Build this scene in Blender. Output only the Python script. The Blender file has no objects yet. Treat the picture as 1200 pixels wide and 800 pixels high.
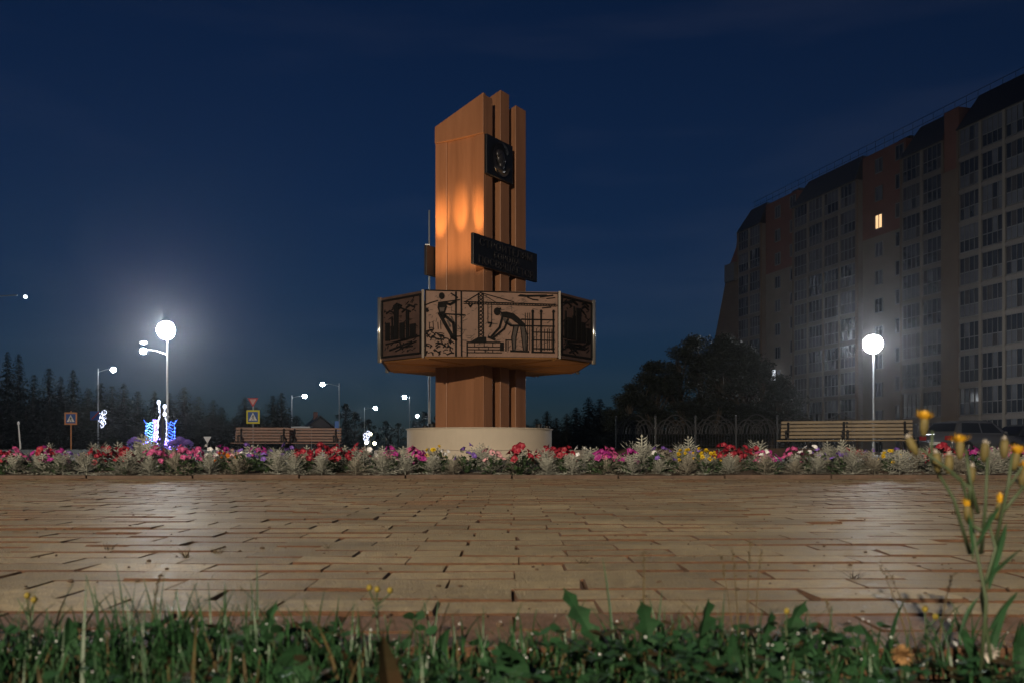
import bpy, bmesh, math, random
from math import sin, cos, pi, radians, sqrt, atan2
from mathutils import Vector, Matrix, noise

S = bpy.context.scene
COL = S.collection
random.seed(7)

# ------------------------------------------------------------------ camera
F = 1085.0            # focal length in photo pixels (1200 wide)
CX, HZ, EYE = 600.0, 529.0, 0.2
cam_d = bpy.data.cameras.new("camera")
cam = bpy.data.objects.new("camera", cam_d)
COL.objects.link(cam)
cam.location = (0, 0, EYE)
cam.rotation_euler = (pi / 2, 0, 0)
cam_d.sensor_width = 36
cam_d.lens = F / 1200 * 36
cam_d.shift_y = (HZ - 400) / 1200
cam_d.clip_start = 0.05
cam_d.clip_end = 3000
cam_d.dof.use_dof = True
cam_d.dof.focus_distance = 14
cam_d.dof.aperture_fstop = 11
S.camera = cam

# ------------------------------------------------------------------ world (night sky)
W = bpy.data.worlds.new("World")
S.world = W
W.use_nodes = True
nt = W.node_tree
nt.nodes.clear()
out = nt.nodes.new("ShaderNodeOutputWorld")
bg = nt.nodes.new("ShaderNodeBackground")
sky = nt.nodes.new("ShaderNodeTexSky")
sky.sky_type = 'NISHITA'
sky.sun_disc = False
SUN_EL, SUN_AZ = radians(7), radians(160)
sky.sun_elevation = SUN_EL
sky.sun_rotation = SUN_AZ
sky.air_density = 1.0
sky.dust_density = 0.6
sky.ozone_density = 3.0
tint = nt.nodes.new("ShaderNodeMix"); tint.data_type = 'RGBA'; tint.blend_type = 'MULTIPLY'
tint.inputs[0].default_value = 1
tint.inputs[7].default_value = (0.135, 0.235, 0.445, 1)
# thin high cloud
tc = nt.nodes.new("ShaderNodeTexCoord")
mp = nt.nodes.new("ShaderNodeMapping"); mp.inputs['Scale'].default_value = (1.3, 1.3, 8.0); mp.inputs['Location'].default_value = (0.4, 0.1, 0.3)
nz = nt.nodes.new("ShaderNodeTexNoise"); nz.inputs['Scale'].default_value = 1.7; nz.inputs['Detail'].default_value = 5
cr = nt.nodes.new("ShaderNodeMapRange"); cr.inputs['From Min'].default_value = 0.48; cr.inputs['From Max'].default_value = 0.8
cr.inputs['To Min'].default_value = 0.0; cr.inputs['To Max'].default_value = 1.0
cmix = nt.nodes.new("ShaderNodeMix"); cmix.data_type = 'RGBA'; cmix.blend_type = 'ADD'
cmix.inputs[7].default_value = (0.30, 0.29, 0.34, 1)
L = nt.links.new
L(sky.outputs[0], tint.inputs[6])
L(tc.outputs['Generated'], mp.inputs[0]); L(mp.outputs[0], nz.inputs[0]); L(nz.outputs[0], cr.inputs[0])
L(cr.outputs[0], cmix.inputs[0])
L(tint.outputs[2], cmix.inputs[6])
L(cmix.outputs[2], bg.inputs[0])
bg.inputs[1].default_value = 0.033
L(bg.outputs[0], out.inputs[0])

sun_d = bpy.data.lights.new("moon_sun", 'SUN')
sun_d.energy = 0.02
sun_d.angle = radians(0.5)
sun_d.color = (1.0, 0.93, 0.82)
sun = bpy.data.objects.new("moon_sun", sun_d)
COL.objects.link(sun)
sdir = Vector((sin(SUN_AZ) * cos(SUN_EL), cos(SUN_AZ) * cos(SUN_EL), sin(SUN_EL)))
sun.rotation_euler = sdir.to_track_quat('Z', 'Y').to_euler()

S.view_settings.view_transform = 'Standard'
S.view_settings.look = 'None'
S.view_settings.exposure = 0.0
S.view_settings.gamma = 1.0
S.view_settings.use_curve_mapping = False
S.render.engine = 'CYCLES'
cy = S.cycles
cy.use_denoising = True
try:
    cy.denoiser = 'OPENIMAGEDENOISE'
except Exception:
    pass
cy.max_bounces = 6
cy.diffuse_bounces = 2
cy.glossy_bounces = 3
cy.transparent_max_bounces = 6
cy.volume_bounces = 0
cy.sample_clamp_indirect = 3.0
cy.use_light_tree = True

# ------------------------------------------------------------------ helpers
def at(px, d, py=None):
    """photo pixel + distance -> world x (and z)"""
    x = (px - CX) / F * d
    return x if py is None else (x, EYE + (HZ - py) / F * d)

def mat(name, col, rough=0.6, metal=0.0, var=0.0, vscale=8.0, bump=0.0, bscale=40.0, emit=None, estr=0.0,
        spec=0.5, rnd=0.0, col2=None, trans=0.0, rvar=0.0, world=False, big=0.0, stretch=None):
    m = bpy.data.materials.new(name)
    m.use_nodes = True
    t = m.node_tree; n = t.nodes; l = t.links.new
    b = n["Principled BSDF"]
    b.inputs['Base Color'].default_value = (*col, 1)
    b.inputs['Roughness'].default_value = rough
    b.inputs['Metallic'].default_value = metal
    b.inputs['Specular IOR Level'].default_value = spec
    if emit:
        b.inputs['Emission Color'].default_value = (*emit, 1)
        b.inputs['Emission Strength'].default_value = estr
    co = None
    if var or bump or col2 or rvar:
        co = n.new("ShaderNodeTexCoord")
        if world:
            gpos = n.new("ShaderNodeNewGeometry")
        cvec = gpos.outputs['Position'] if world else co.outputs['Object']
        if stretch:
            ms = n.new("ShaderNodeMapping"); ms.inputs['Scale'].default_value = stretch
            l(cvec, ms.inputs[0]); cvec = ms.outputs[0]
    csock = None
    if var or col2:
        tx = n.new("ShaderNodeTexNoise"); tx.inputs['Scale'].default_value = vscale; tx.inputs['Detail'].default_value = 6
        tx.inputs['Roughness'].default_value = 0.62
        l(cvec, tx.inputs['Vector'])
        mr = n.new("ShaderNodeMapRange"); mr.inputs[1].default_value = 0.3; mr.inputs[2].default_value = 0.7
        l(tx.outputs[0], mr.inputs[0])
        mx = n.new("ShaderNodeMix"); mx.data_type = 'RGBA'
        c2 = col2 if col2 else tuple(c * (1 + var) for c in col)
        c1 = col if col2 else tuple(c * (1 - var) for c in col)
        mx.inputs[6].default_value = (*c1, 1); mx.inputs[7].default_value = (*c2, 1)
        l(mr.outputs[0], mx.inputs[0])
        csock = mx.outputs[2]
        if big:
            tg = n.new("ShaderNodeTexNoise"); tg.inputs['Scale'].default_value = 2.3; tg.inputs['Detail'].default_value = 4
            l(cvec, tg.inputs['Vector'])
            mg = n.new("ShaderNodeMapRange"); mg.inputs[1].default_value = .32; mg.inputs[2].default_value = .68; mg.inputs[3].default_value = 1-big; mg.inputs[4].default_value = 1+big
            l(tg.outputs[0], mg.inputs[0]); hg = n.new("ShaderNodeHueSaturation"); l(mg.outputs[0], hg.inputs['Value']); l(csock, hg.inputs['Color']); csock = hg.outputs[0]
        if rvar:
            rr = n.new("ShaderNodeMapRange"); rr.inputs[1].default_value = 0.3; rr.inputs[2].default_value = 0.7
            rr.inputs[3].default_value = max(0.02, rough - rvar); rr.inputs[4].default_value = min(1, rough + rvar)
            l(tx.outputs[0], rr.inputs[0]); l(rr.outputs[0], b.inputs['Roughness'])
    if rnd:
        oi = n.new("ShaderNodeObjectInfo"); ge = n.new("ShaderNodeNewGeometry")
        ad = n.new("ShaderNodeMath"); ad.operation = 'ADD'
        l(oi.outputs['Random'], ad.inputs[0]); l(ge.outputs['Random Per Island'], ad.inputs[1])
        fr = n.new("ShaderNodeMath"); fr.operation = 'FRACT'; l(ad.outputs[0], fr.inputs[0])
        mr2 = n.new("ShaderNodeMapRange"); mr2.inputs[3].default_value = 1 - rnd; mr2.inputs[4].default_value = 1 + rnd
        l(fr.outputs[0], mr2.inputs[0])
        hs = n.new("ShaderNodeHueSaturation")
        l(mr2.outputs[0], hs.inputs['Value'])
        if csock: l(csock, hs.inputs['Color'])
        else: hs.inputs['Color'].default_value = (*col, 1)
        csock = hs.outputs[0]
    if csock:
        l(csock, b.inputs['Base Color'])
    if bump:
        tb = n.new("ShaderNodeTexNoise"); tb.inputs['Scale'].default_value = bscale; tb.inputs['Detail'].default_value = 8
        l(cvec, tb.inputs['Vector'])
        bp = n.new("ShaderNodeBump"); bp.inputs['Strength'].default_value = bump; bp.inputs['Distance'].default_value = 0.01
        l(tb.outputs[0], bp.inputs['Height']); l(bp.outputs[0], b.inputs['Normal'])
    if trans:
        b.inputs['Transmission Weight'].default_value = trans
    return m

class MB:
    def __init__(s): s.v = []; s.f = []
    def quad(s, a, b, c, d):
        i = len(s.v); s.v += [tuple(a), tuple(b), tuple(c), tuple(d)]; s.f.append((i, i+1, i+2, i+3))
    def poly(s, pts):
        i = len(s.v); s.v += [tuple(p) for p in pts]; s.f.append(tuple(range(i, i+len(pts))))
    def box(s, x0, x1, y0, y1, z0, z1, M=None):
        i = len(s.v)
        p = [(x0,y0,z0),(x1,y0,z0),(x1,y1,z0),(x0,y1,z0),(x0,y0,z1),(x1,y0,z1),(x1,y1,z1),(x0,y1,z1)]
        if M is not None: p = [tuple(M @ Vector(q)) for q in p]
        s.v += p
        s.f += [(i,i+3,i+2,i+1),(i+4,i+5,i+6,i+7),(i,i+1,i+5,i+4),(i+1,i+2,i+6,i+5),(i+2,i+3,i+7,i+6),(i+3,i,i+4,i+7)]
    def tube(s, pts, r, n=6, cap=True):
        """tube along points, r scalar or list"""
        pts = [Vector(p) for p in pts]
        base = len(s.v); k = len(pts)
        rs = r if isinstance(r, (list, tuple)) else [r]*k
        up = None
        for i, p in enumerate(pts):
            d = (pts[min(i+1,k-1)] - pts[max(i-1,0)])
            if d.length < 1e-9: d = Vector((0,0,1))
            d.normalize()
            if up is None:
                up = Vector((0,0,1)) if abs(d.z) < 0.9 else Vector((1,0,0))
            a = d.cross(up)
            if a.length < 1e-6: a = d.orthogonal()
            a.normalize(); b = a.cross(d).normalized(); up = b
            for j in range(n):
                t = 2*pi*j/n
                s.v.append(tuple(p + (a*cos(t) + b*sin(t))*rs[i]))
        for i in range(k-1):
            for j in range(n):
                q = base+i*n; jj = (j+1) % n
                s.f.append((q+j, q+jj, q+n+jj, q+n+j))
        if cap:
            s.f.append(tuple(base+j for j in range(n))[::-1])
            s.f.append(tuple(base+(k-1)*n+j for j in range(n)))
    def lathe(s, prof, n=24, c=(0,0), cap=True):
        base = len(s.v)
        for r, z in prof:
            for j in range(n):
                t = 2*pi*j/n
                s.v.append((c[0]+r*cos(t), c[1]+r*sin(t), z))
        for i in range(len(prof)-1):
            for j in range(n):
                q = base+i*n; jj = (j+1) % n
                s.f.append((q+j, q+jj, q+n+jj, q+n+j))
        if cap:
            s.f.append(tuple(base+j for j in range(n))[::-1])
            s.f.append(tuple(base+(len(prof)-1)*n+j for j in range(n)))
    def prism(s, pts, z0, z1):
        n = len(pts); i = len(s.v)
        s.v += [(x,y,z0) for x,y in pts] + [(x,y,z1) for x,y in pts]
        s.f.append(tuple(range(i, i+n))[::-1]); s.f.append(tuple(range(i+n, i+2*n)))
        for j in range(n):
            jj = (j+1) % n
            s.f.append((i+j, i+jj, i+n+jj, i+n+j))
    def ball(s, c, r, n=8, m=5, sc=(1,1,1)):
        base = len(s.v)
        for i in range(1, m):
            t = pi*i/m
            for j in range(n):
                p = 2*pi*j/n
                s.v.append((c[0]+r*sc[0]*sin(t)*cos(p), c[1]+r*sc[1]*sin(t)*sin(p), c[2]+r*sc[2]*cos(t)))
        top = len(s.v); s.v.append((c[0],c[1],c[2]+r*sc[2])); s.v.append((c[0],c[1],c[2]-r*sc[2]))
        for i in range(m-2):
            for j in range(n):
                jj = (j+1) % n
                s.f.append((base+i*n+j, base+(i+1)*n+j, base+(i+1)*n+jj, base+i*n+jj))
        for j in range(n):
            jj = (j+1) % n
            s.f.append((top, base+j, base+jj)); s.f.append((top+1, base+(m-2)*n+jj, base+(m-2)*n+j))
    def mesh(s, name, m, smooth=False):
        me = bpy.data.meshes.new(name)
        me.from_pydata(s.v, [], s.f)
        if m: me.materials.append(m)
        if smooth: me.polygons.foreach_set("use_smooth", [True]*len(me.polygons))
        me.update()
        return me
    def build(s, name, m, parent=None, smooth=False):
        return link(name, s.mesh(name, m, smooth), parent)

def link(name, me, parent=None, loc=None, rz=None):
    o = bpy.data.objects.new(name, me)
    COL.objects.link(o)
    if parent is not None: o.parent = parent
    if loc is not None: o.location = loc
    if rz is not None: o.rotation_euler = (0, 0, rz)
    return o

def tag(o, label, cat, group=None, kind=None):
    o['label'] = label; o['category'] = cat
    if group: o['group'] = group
    if kind: o['kind'] = kind
    return o

def thing(name, label, cat, loc=(0,0,0), rz=0, group=None):
    o = link(name, None, None, loc, rz)
    o.empty_display_size = 0.2
    return tag(o, label, cat, group)

def structure(o):
    o['kind'] = 'structure'; return o

def dup(root, loc, rz, label, group=None, scale=None):
    r = root.copy(); COL.objects.link(r)
    r.location = loc; r.rotation_euler = (0, 0, rz); r['label'] = label
    if group: r['group'] = group
    if scale: r.scale = scale
    for ch in list(root.children):
        c = ch.copy(); COL.objects.link(c); c.parent = r
        for g in ch.children:
            d = g.copy(); COL.objects.link(d); d.parent = c
    return r

def bevel(o, w, seg=2):
    b = o.modifiers.new("bevel", 'BEVEL'); b.width = w; b.segments = seg; b.limit_method = 'ANGLE'
    return o

ONES = ["zeroth","first","second","third","fourth","fifth","sixth","seventh","eighth","ninth","tenth","eleventh","twelfth",
        "thirteenth","fourteenth","fifteenth","sixteenth","seventeenth","eighteenth","nineteenth"]
TENS = {2:("twentieth","twenty"),3:("thirtieth","thirty"),4:("fortieth","forty"),5:("fiftieth","fifty"),6:("sixtieth","sixty")}
def ordinal(n):
    if n < 20: return ONES[n]
    t, u = divmod(n, 10)
    return TENS[t][0] if u == 0 else TENS[t][1] + "-" + ONES[u]

# ------------------------------------------------------------------ materials
M = {}
M['soil'] = mat("soil", (0.07,0.045,0.03), 0.95, var=0.4, vscale=30, bump=0.6, bscale=120)
M['verge'] = mat("verge_earth", (0.035,0.03,0.018), 0.95, var=0.4, vscale=25, bump=0.5, bscale=90)
M['grass_ground'] = mat("grass_ground", (0.035,0.05,0.02), 0.95, col2=(0.055,0.05,0.02), vscale=0.8, bump=0.5, bscale=30)
M['joint'] = mat("joint_sand", (0.095,0.045,0.022), 0.9, var=0.35, vscale=20, bump=0.6, bscale=160)
M['plaza'] = mat("plaza_concrete", (0.22,0.19,0.16), 0.75, var=0.2, vscale=2, bump=0.3, bscale=60)
M['asphalt'] = mat("asphalt", (0.05,0.05,0.05), 0.75, var=0.25, vscale=3, bump=0.4, bscale=200)
M['paint_white'] = mat("white_paint", (0.75,0.75,0.72), 0.6, var=0.1)
M['kerb'] = mat("kerb_concrete", (0.09,0.058,0.042), 0.85, var=0.3, vscale=9, bump=0.5, bscale=90)

def paver_mat():
    m = mat("paver_concrete", (0.205,0.165,0.098), 0.56, col2=(0.40,0.328,0.205), vscale=40, bump=0.8, bscale=240, rnd=0.24, rvar=0.16, world=True, big=.22)
    return m
M['paver'] = paver_mat()
M['paver_red'] = mat("red_paver_concrete", (0.13,0.075,0.046), 0.6, col2=(0.21,0.125,0.08), vscale=40, bump=0.7, bscale=240, rnd=0.2, world=True, big=.2)

# ------------------------------------------------------------------ ground
mb = MB(); mb.quad((-1500,-600,-0.06),(1500,-600,-0.06),(1500,2000,-0.06),(-1500,2000,-0.06))
structure(mb.build("ground", M['grass_ground']))
# the verge the camera stands on
mb = MB()
nx, ny = 60, 24
for j in range(ny+1):
    for i in range(nx+1):
        x = -1.5 + 3.0*i/nx; y = -1.0 + 1.93*j/ny
        z = -0.008 + 0.012*noise.noise((x*6, y*6, 1.3)) - (0.02 if j == ny else 0)
        mb.v.append((x, y, z))
for j in range(ny):
    for i in range(nx):
        a = j*(nx+1)+i; mb.f.append((a, a+1, a+nx+2, a+nx+1))
structure(mb.build("grass_verge", M['verge'], smooth=True))
# plaza beyond the flower bed, rising lawn behind it, road
mb = MB(); mb.quad((-22,9.6,-0.015),(22,9.6,-0.015),(22,36,-0.015),(-22,36,-0.015))
structure(mb.build("plaza", M['plaza']))
mb = MB()
for x0, x1 in ((-70,-1.5),):
    mb.quad((x0,36,-0.02),(x1,36,-0.02),(x1,39,0.30),(x0,39,0.30))
    mb.quad((x0,39,0.30),(x1,39,0.30),(x1,56,0.34),(x0,56,0.34))
    mb.quad((x0,56,0.34),(x1,56,0.34),(x1,58,-0.05),(x0,58,-0.05))
structure(mb.build("lawn_bank", M['grass_ground']))
mb = MB(); mb.quad((-120,60,-0.05),(120,60,-0.05),(120,69,-0.05),(-120,69,-0.05))
structure(mb.build("road", M['asphalt']))
mb = MB()
for k in range(40):
    x = -118+k*6; mb.quad((x,64.4,-0.045),(x+3,64.4,-0.045),(x+3,64.55,-0.045),(x,64.55,-0.045))
structure(mb.build("road_marking", M['paint_white']))

# ------------------------------------------------------------------ paved path: every paver a piece
def surf(x, y):
    return 0.006*noise.noise((x*1.1, y*1.3, 5.1)) + 0.003*noise.noise((x*3.1, y*3.3, 9.1))
def soil_edges(me):
    """worn edges and flanks of the pieces carry the red joint dirt"""
    me.materials.append(M["joint"])
    mi = [0 if k % 9 == 0 else 1 for k in range(len(me.polygons))]
    me.polygons.foreach_set("material_index", mi); return me
def paver_pts(mb, lx, ly, cxy, rng, red=False):
    x, y = cxy
    hx, hy = lx/2, ly/2
    z0 = surf(x, y) + rng.uniform(-0.0016, 0.0016)
    tx, ty = rng.gauss(0, 0.007), rng.gauss(0, 0.011)
    rot = rng.uniform(-0.008, 0.008)
    ch = rng.uniform(0.004, 0.006); ce = rng.uniform(.001,.0022); i = len(mb.v)
    chip = [rng.uniform(.003,.008) if rng.random() < .06 else 0 for _ in range(4)]
    def P(u, v, dz):
        X = u*cos(rot) - v*sin(rot); Y = u*sin(rot) + v*cos(rot)
        return (x+X, y+Y, z0 + dz + tx*u + ty*v)
    def J(): return rng.uniform(-0.0015, 0.0015)
    for c_, (su, sv) in enumerate(((-1,-1),(1,-1),(1,1),(-1,1))):
        mb.v.append(P(su*(hx-ce-chip[c_])+J()*.6, sv*(hy-ch-chip[c_]*.5)+J(), -chip[c_]*.06))
    for (su, sv) in ((-1,-1),(1,-1),(1,1),(-1,1)):
        mb.v.append(P(su*hx+J()*.4, sv*hy+J()*.6, -ch))
    for (su, sv) in ((-1,-1),(1,-1),(1,1),(-1,1)):
        mb.v.append(P(su*hx, sv*hy, -0.03))
    mb.f.append((i, i+1, i+2, i+3))
    for k in range(4):
        kk = (k+1) % 4
        mb.f.append((i+4+k, i+4+kk, i+kk, i+k)); mb.f.append((i+8+k, i+8+kk, i+4+kk, i+4+k))

PY0, PY1 = 0.93, 6.95
mb = MB(); nx, ny = 130, 61
for j in range(ny+1):
    for i in range(nx+1):
        x = -6.5+13*i/nx; yy = PY0-.02+(7.0-PY0+.02)*j/ny; mb.v.append((x, yy, surf(x,yy)-.0085))
for j in range(ny):
    for i in range(nx):
        a = j*(nx+1)+i; mb.f.append((a,a+1,a+nx+2,a+nx+1))
path = structure(mb.build("paved_path", M['joint']))
rng = random.Random(3)
rows = []
y = PY0 + 0.05
r = 0
while y < PY1:
    half = 0.62*y + 0.5
    off = (r % 2)*0.103 + rng.uniform(-0.014, 0.014)
    n = int(half/0.206)+1
    for k in range(-n, n+1):
        rows.append((y, k*0.206+off+rng.uniform(-0.001,0.001), r))
    y += 0.1055; r += 1
vis = [q for q in rows if abs(q[1]) < 0.553*q[0]+0.1]
near = set(id(q) for q in sorted(vis, key=lambda q: q[0])[:298])
rest = MB()
variants = []
for (yy, xx, rr) in rows:
    pass
for q in rows:
    yy, xx, rr = q
    red = rr < 2
    if id(q) in near:
        b = MB(); paver_pts(b, 0.2043, 0.1005, (0, 0), rng)
        # the piece is modelled at its own centre, then set down on the path
        z = surf(xx, yy) - surf(0, 0)
        link("paver", soil_edges(b.mesh("paver", M['paver_red'] if red else M['paver'])), path, (xx, yy, z))
    else:
        paver_pts(rest, 0.2043, 0.1005, (xx, yy), rng)
o = rest.build("distant_paving", M['paver'], path); soil_edges(o.data); o['kind'] = 'stuff'

# kerb in front of the bed, one stone per metre
kerb = structure(link("kerb", None))
for k in range(16):
    b = MB(); b.box(-0.395, 0.395, 6.955, 7.05, -0.03, 0.022+rng.uniform(0,0.008))
    o = b.build("kerb_stone", M['kerb'], kerb); o.location.x = -6.0+0.8*k; bevel(o, 0.006)
mb = MB()
nx, ny = 90, 16
for j in range(ny+1):
    for i in range(nx+1):
        x = -6.6+13.2*i/nx; yy = 7.05+2.5*j/ny
        mb.v.append((x, yy, 0.012+0.02*noise.noise((x*4,yy*4,0))+0.03*min(1,j/4)))
for j in range(ny):
    for i in range(nx):
        a = j*(nx+1)+i; mb.f.append((a,a+1,a+nx+2,a+nx+1))
structure(mb.build("flower_bed_soil", M['soil'], smooth=True))

# ------------------------------------------------------------------ flower bed planting
M['silver'] = mat("silver_leaf", (0.27,0.275,0.245), 0.8, var=0.2, vscale=30, rnd=0.15)
M['silver_dull'] = mat("dull_silver_leaf", (0.22,0.205,0.17), 0.8, var=0.25, vscale=30, rnd=0.15)
M['leaf'] = mat("bedding_leaf", (0.035,0.065,0.028), 0.55, var=0.35, vscale=20, rnd=0.25)
PET = {'crimson': ((0.30,0.012,0.03),(0.15,0.008,0.02)), 'pink': ((0.50,0.08,0.24),(0.34,0.05,0.17)), 'magenta': ((0.34,0.025,0.22),(0.22,0.012,0.15)),
       'white': ((0.72,0.72,0.72),(0.6,0.6,0.66)), 'violet': ((0.20,0.11,0.45),(0.12,0.06,0.30)), 'yellow': ((0.75,0.55,0.02),(0.6,0.38,0.01)),
       'orange': ((0.75,0.26,0.02),(0.6,0.16,0.01)), 'pale pink': ((0.68,0.38,0.42),(0.55,0.25,0.3))}
for k, (a, b) in PET.items():
    M['pet_'+k] = mat(k.replace(' ', '_')+"_petal", a, 0.55, col2=b, vscale=40, rnd=0.18)
M['throat'] = mat("flower_throat", (0.45,0.4,0.12), 0.7)

def pinnate_leaf(mb, base, az, el, Ln, rng, lobes=5):
    """deeply lobed felted leaf of a dusty miller"""
    d0 = Vector((cos(az)*cos(el), sin(az)*cos(el), sin(el)))
    side = Vector((-sin(az), cos(az), 0))
    side = (side + Vector((0,0,rng.uniform(-.35,.35)))).normalized()
    droop = rng.uniform(0.15, 0.55)
    pts = []
    for k in range(lobes+1):
        t = k/lobes
        p = Vector(base) + d0*(Ln*t) + Vector((cos(az)*0.3, sin(az)*0.3, -1))*(droop*Ln*t*t*0.5)
        pts.append(p)
    for k in range(lobes):
        a, b = pts[k], pts[k+1]
        w0 = 0.0034 if k else 0.002
        w1 = 0.0034 if k < lobes-1 else 0.0015
        mb.quad(a-side*w0, a+side*w0, b+side*w1, b-side*w1)
        if k >= 1:
            wl = Ln*(0.16+0.20*sin(pi*k/lobes))*rng.uniform(.8,1.2)
            fw = (b-a)
            for s_ in (-1, 1):
                tip = a + side*s_*wl + fw*0.75 + Vector((0,0,rng.uniform(0,.012)))
                mb.quad(a-fw*0.10, a+side*s_*wl*.6+fw*.22, tip, a+side*s_*wl*.45+fw*.55)
    # terminal lobe
    b = pts[-1]; fw = (pts[-1]-pts[-2])
    mb.poly([b-side*0.003-fw*.2, b-side*0.008+fw*.25, b-side*.004+fw*.5, b+fw*.85, b+side*.004+fw*.5, b+side*0.008+fw*.25, b+side*0.003-fw*.2])

def dusty_mesh(seed, m, n=38, H=0.2, R=1.0):
    g = random.Random(seed); mb = MB()
    for k in range(n):
        t = k/n
        az = k*2.39996 + g.uniform(-.25,.25)
        el = radians(2 + 80*t + g.uniform(-16,16))
        base = (0.012*cos(az), 0.012*sin(az), 0.004+H*0.55*t**1.5)
        pinnate_leaf(mb, base, az, el, R*g.uniform(.085,.15)*(1.05-.2*t), g)
    mb.tube([(0,0,-.02),(0.004,0,H*.5)], [.004,.003], 5)
    return mb.mesh("silver_foliage", m)

def ovate(mb, base, az, el, Ln, w, g, fold=0.15):
    d = Vector((cos(az)*cos(el), sin(az)*cos(el), sin(el)))
    s_ = Vector((-sin(az), cos(az), g.uniform(-.4,.4))).normalized(); up = d.cross(s_)*-1
    b = Vector(base); p1 = b+d*Ln*.45; p2 = b+d*Ln+Vector((0,0,-Ln*.25*g.random()))
    mb.quad(b, p1+s_*w+up*fold*w, p2, p1); mb.quad(b, p1, p2, p1-s_*w+up*fold*w)

def bed_foliage(seed, H=0.15, R=0.11, n=95):
    g = random.Random(seed); mb = MB()
    for k in range(n):
        az = g.uniform(0, 2*pi); rr = R*sqrt(g.random()); z = H*g.uniform(.05,.95)*(1-.45*(rr/R)**2)
        ovate(mb, (rr*cos(az), rr*sin(az), z), az+g.uniform(-.8,.8), radians(g.uniform(-15,60)), g.uniform(.035,.06), g.uniform(.010,.017), g)
    for k in range(7):
        az = 2*pi*k/7; mb.tube([(0,0,-.02),(R*.5*cos(az),R*.5*sin(az),H*.7)], [.004,.002], 4)
    return mb.mesh("foliage", M['leaf'])

def bloom_mesh(key, seed, frilly=True):
    """trumpet flower with five lobes, facing local +Z"""
    g = random.Random(seed); mb = MB()
    n = 15; rad = 0.030
    rings = [(0.003,-0.012),(0.010,0.0),(0.021,0.006),(1.0,0.004)]
    base = len(mb.v)
    for q, (rr, z) in enumerate(rings):
        for j in range(n):
            t = 2*pi*j/n
            if q == 3:
                lob = 0.86+0.14*cos(5*t) ; R_ = rad*lob*g.uniform(.93,1.05); zz = z+g.uniform(-.005,.004)
            else: R_ = rr; zz = z
            mb.v.append((R_*cos(t), R_*sin(t), zz))
    for q in range(3):
        for j in range(n):
            jj = (j+1) % n; a = base+q*n
            mb.f.append((a+j,a+jj,a+n+jj,a+n+j))
    mb.f.append(tuple(range(base, base+n))[::-1])
    me = mb.mesh(key+"_bloom", M['pet_'+key], smooth=True)
    return me

def pompon_mesh(key, seed):
    g = random.Random(seed); mb = MB()
    for k in range(46):
        t = k/46; az = k*2.39996; el = radians(5+80*t)
        ovate(mb, (0,0,0.004*t), az, el, 0.021*(1-.35*t), 0.006, g)
    return mb.mesh(key+"_bloom", M['pet_'+key])

DUSTY = [dusty_mesh(11, M['silver']), dusty_mesh(12, M['silver'], 44, .23, 1.12), dusty_mesh(13, M['silver_dull'], 36, .18, 1.0), dusty_mesh(14, M['silver'], 32, .23, 1.25)]
FOL = [bed_foliage(21), bed_foliage(22, .17, .10), bed_foliage(23, .13, .12)]
BLOOM = {}
for k in PET:
    BLOOM[k] = [pompon_mesh(k, 5), pompon_mesh(k, 6)] if k in ('yellow','orange') else [bloom_mesh(k, 31), bloom_mesh(k, 32)]

def backdrop(px):
    for lim, nm in ((62,"the forest edge"),(104,"the orange-framed crossing sign"),(145,"the lamp pole with the white light flower"),(225,"the blue light sculpture"),
                    (268,"the dark spruces"),(338,"the outer red-brown bench"),(397,"the inner red-brown bench"),(472,"the distant street lamps"),
                    (560,"the left half of the pale plinth"),(648,"the right half of the pale plinth"),(724,"the low pale step"),(830,"the left end of the arched fence"),
                    (915,"the right end of the arched fence"),(990,"the left yellow bench"),(1066,"the right yellow bench"),(1400,"the parked cars")):
        if px < lim: return nm
plants = []   # (kind, px, y, scale)
g = random.Random(5)
# silver dusty millers in the front two rows and tall ones behind
for row, (yy, step, jit, h) in enumerate(((7.22,31,6,1.0),(7.62,37,9,1.12),(8.15,44,12,1.2))):
    px = -24 + row*15
    while px < 1224:
        plants.append(['silver', px+g.uniform(-jit,jit), yy+g.uniform(-.07,.07), h*g.uniform(.82,1.18)])
        px += step*g.uniform(.85,1.25)
for px, yy, h in ((168,8.0,1.55),(178,7.5,1.3),(325,8.0,1.35),(752,7.7,1.65),(806,8.4,1.45),(888,9.0,1.5),(640,7.4,1.2),(45,7.4,1.1),(510,7.8,1.35),(610,7.6,1.3),(985,7.5,1.3)):
    plants.append(['silver', px, yy, h])
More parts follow.
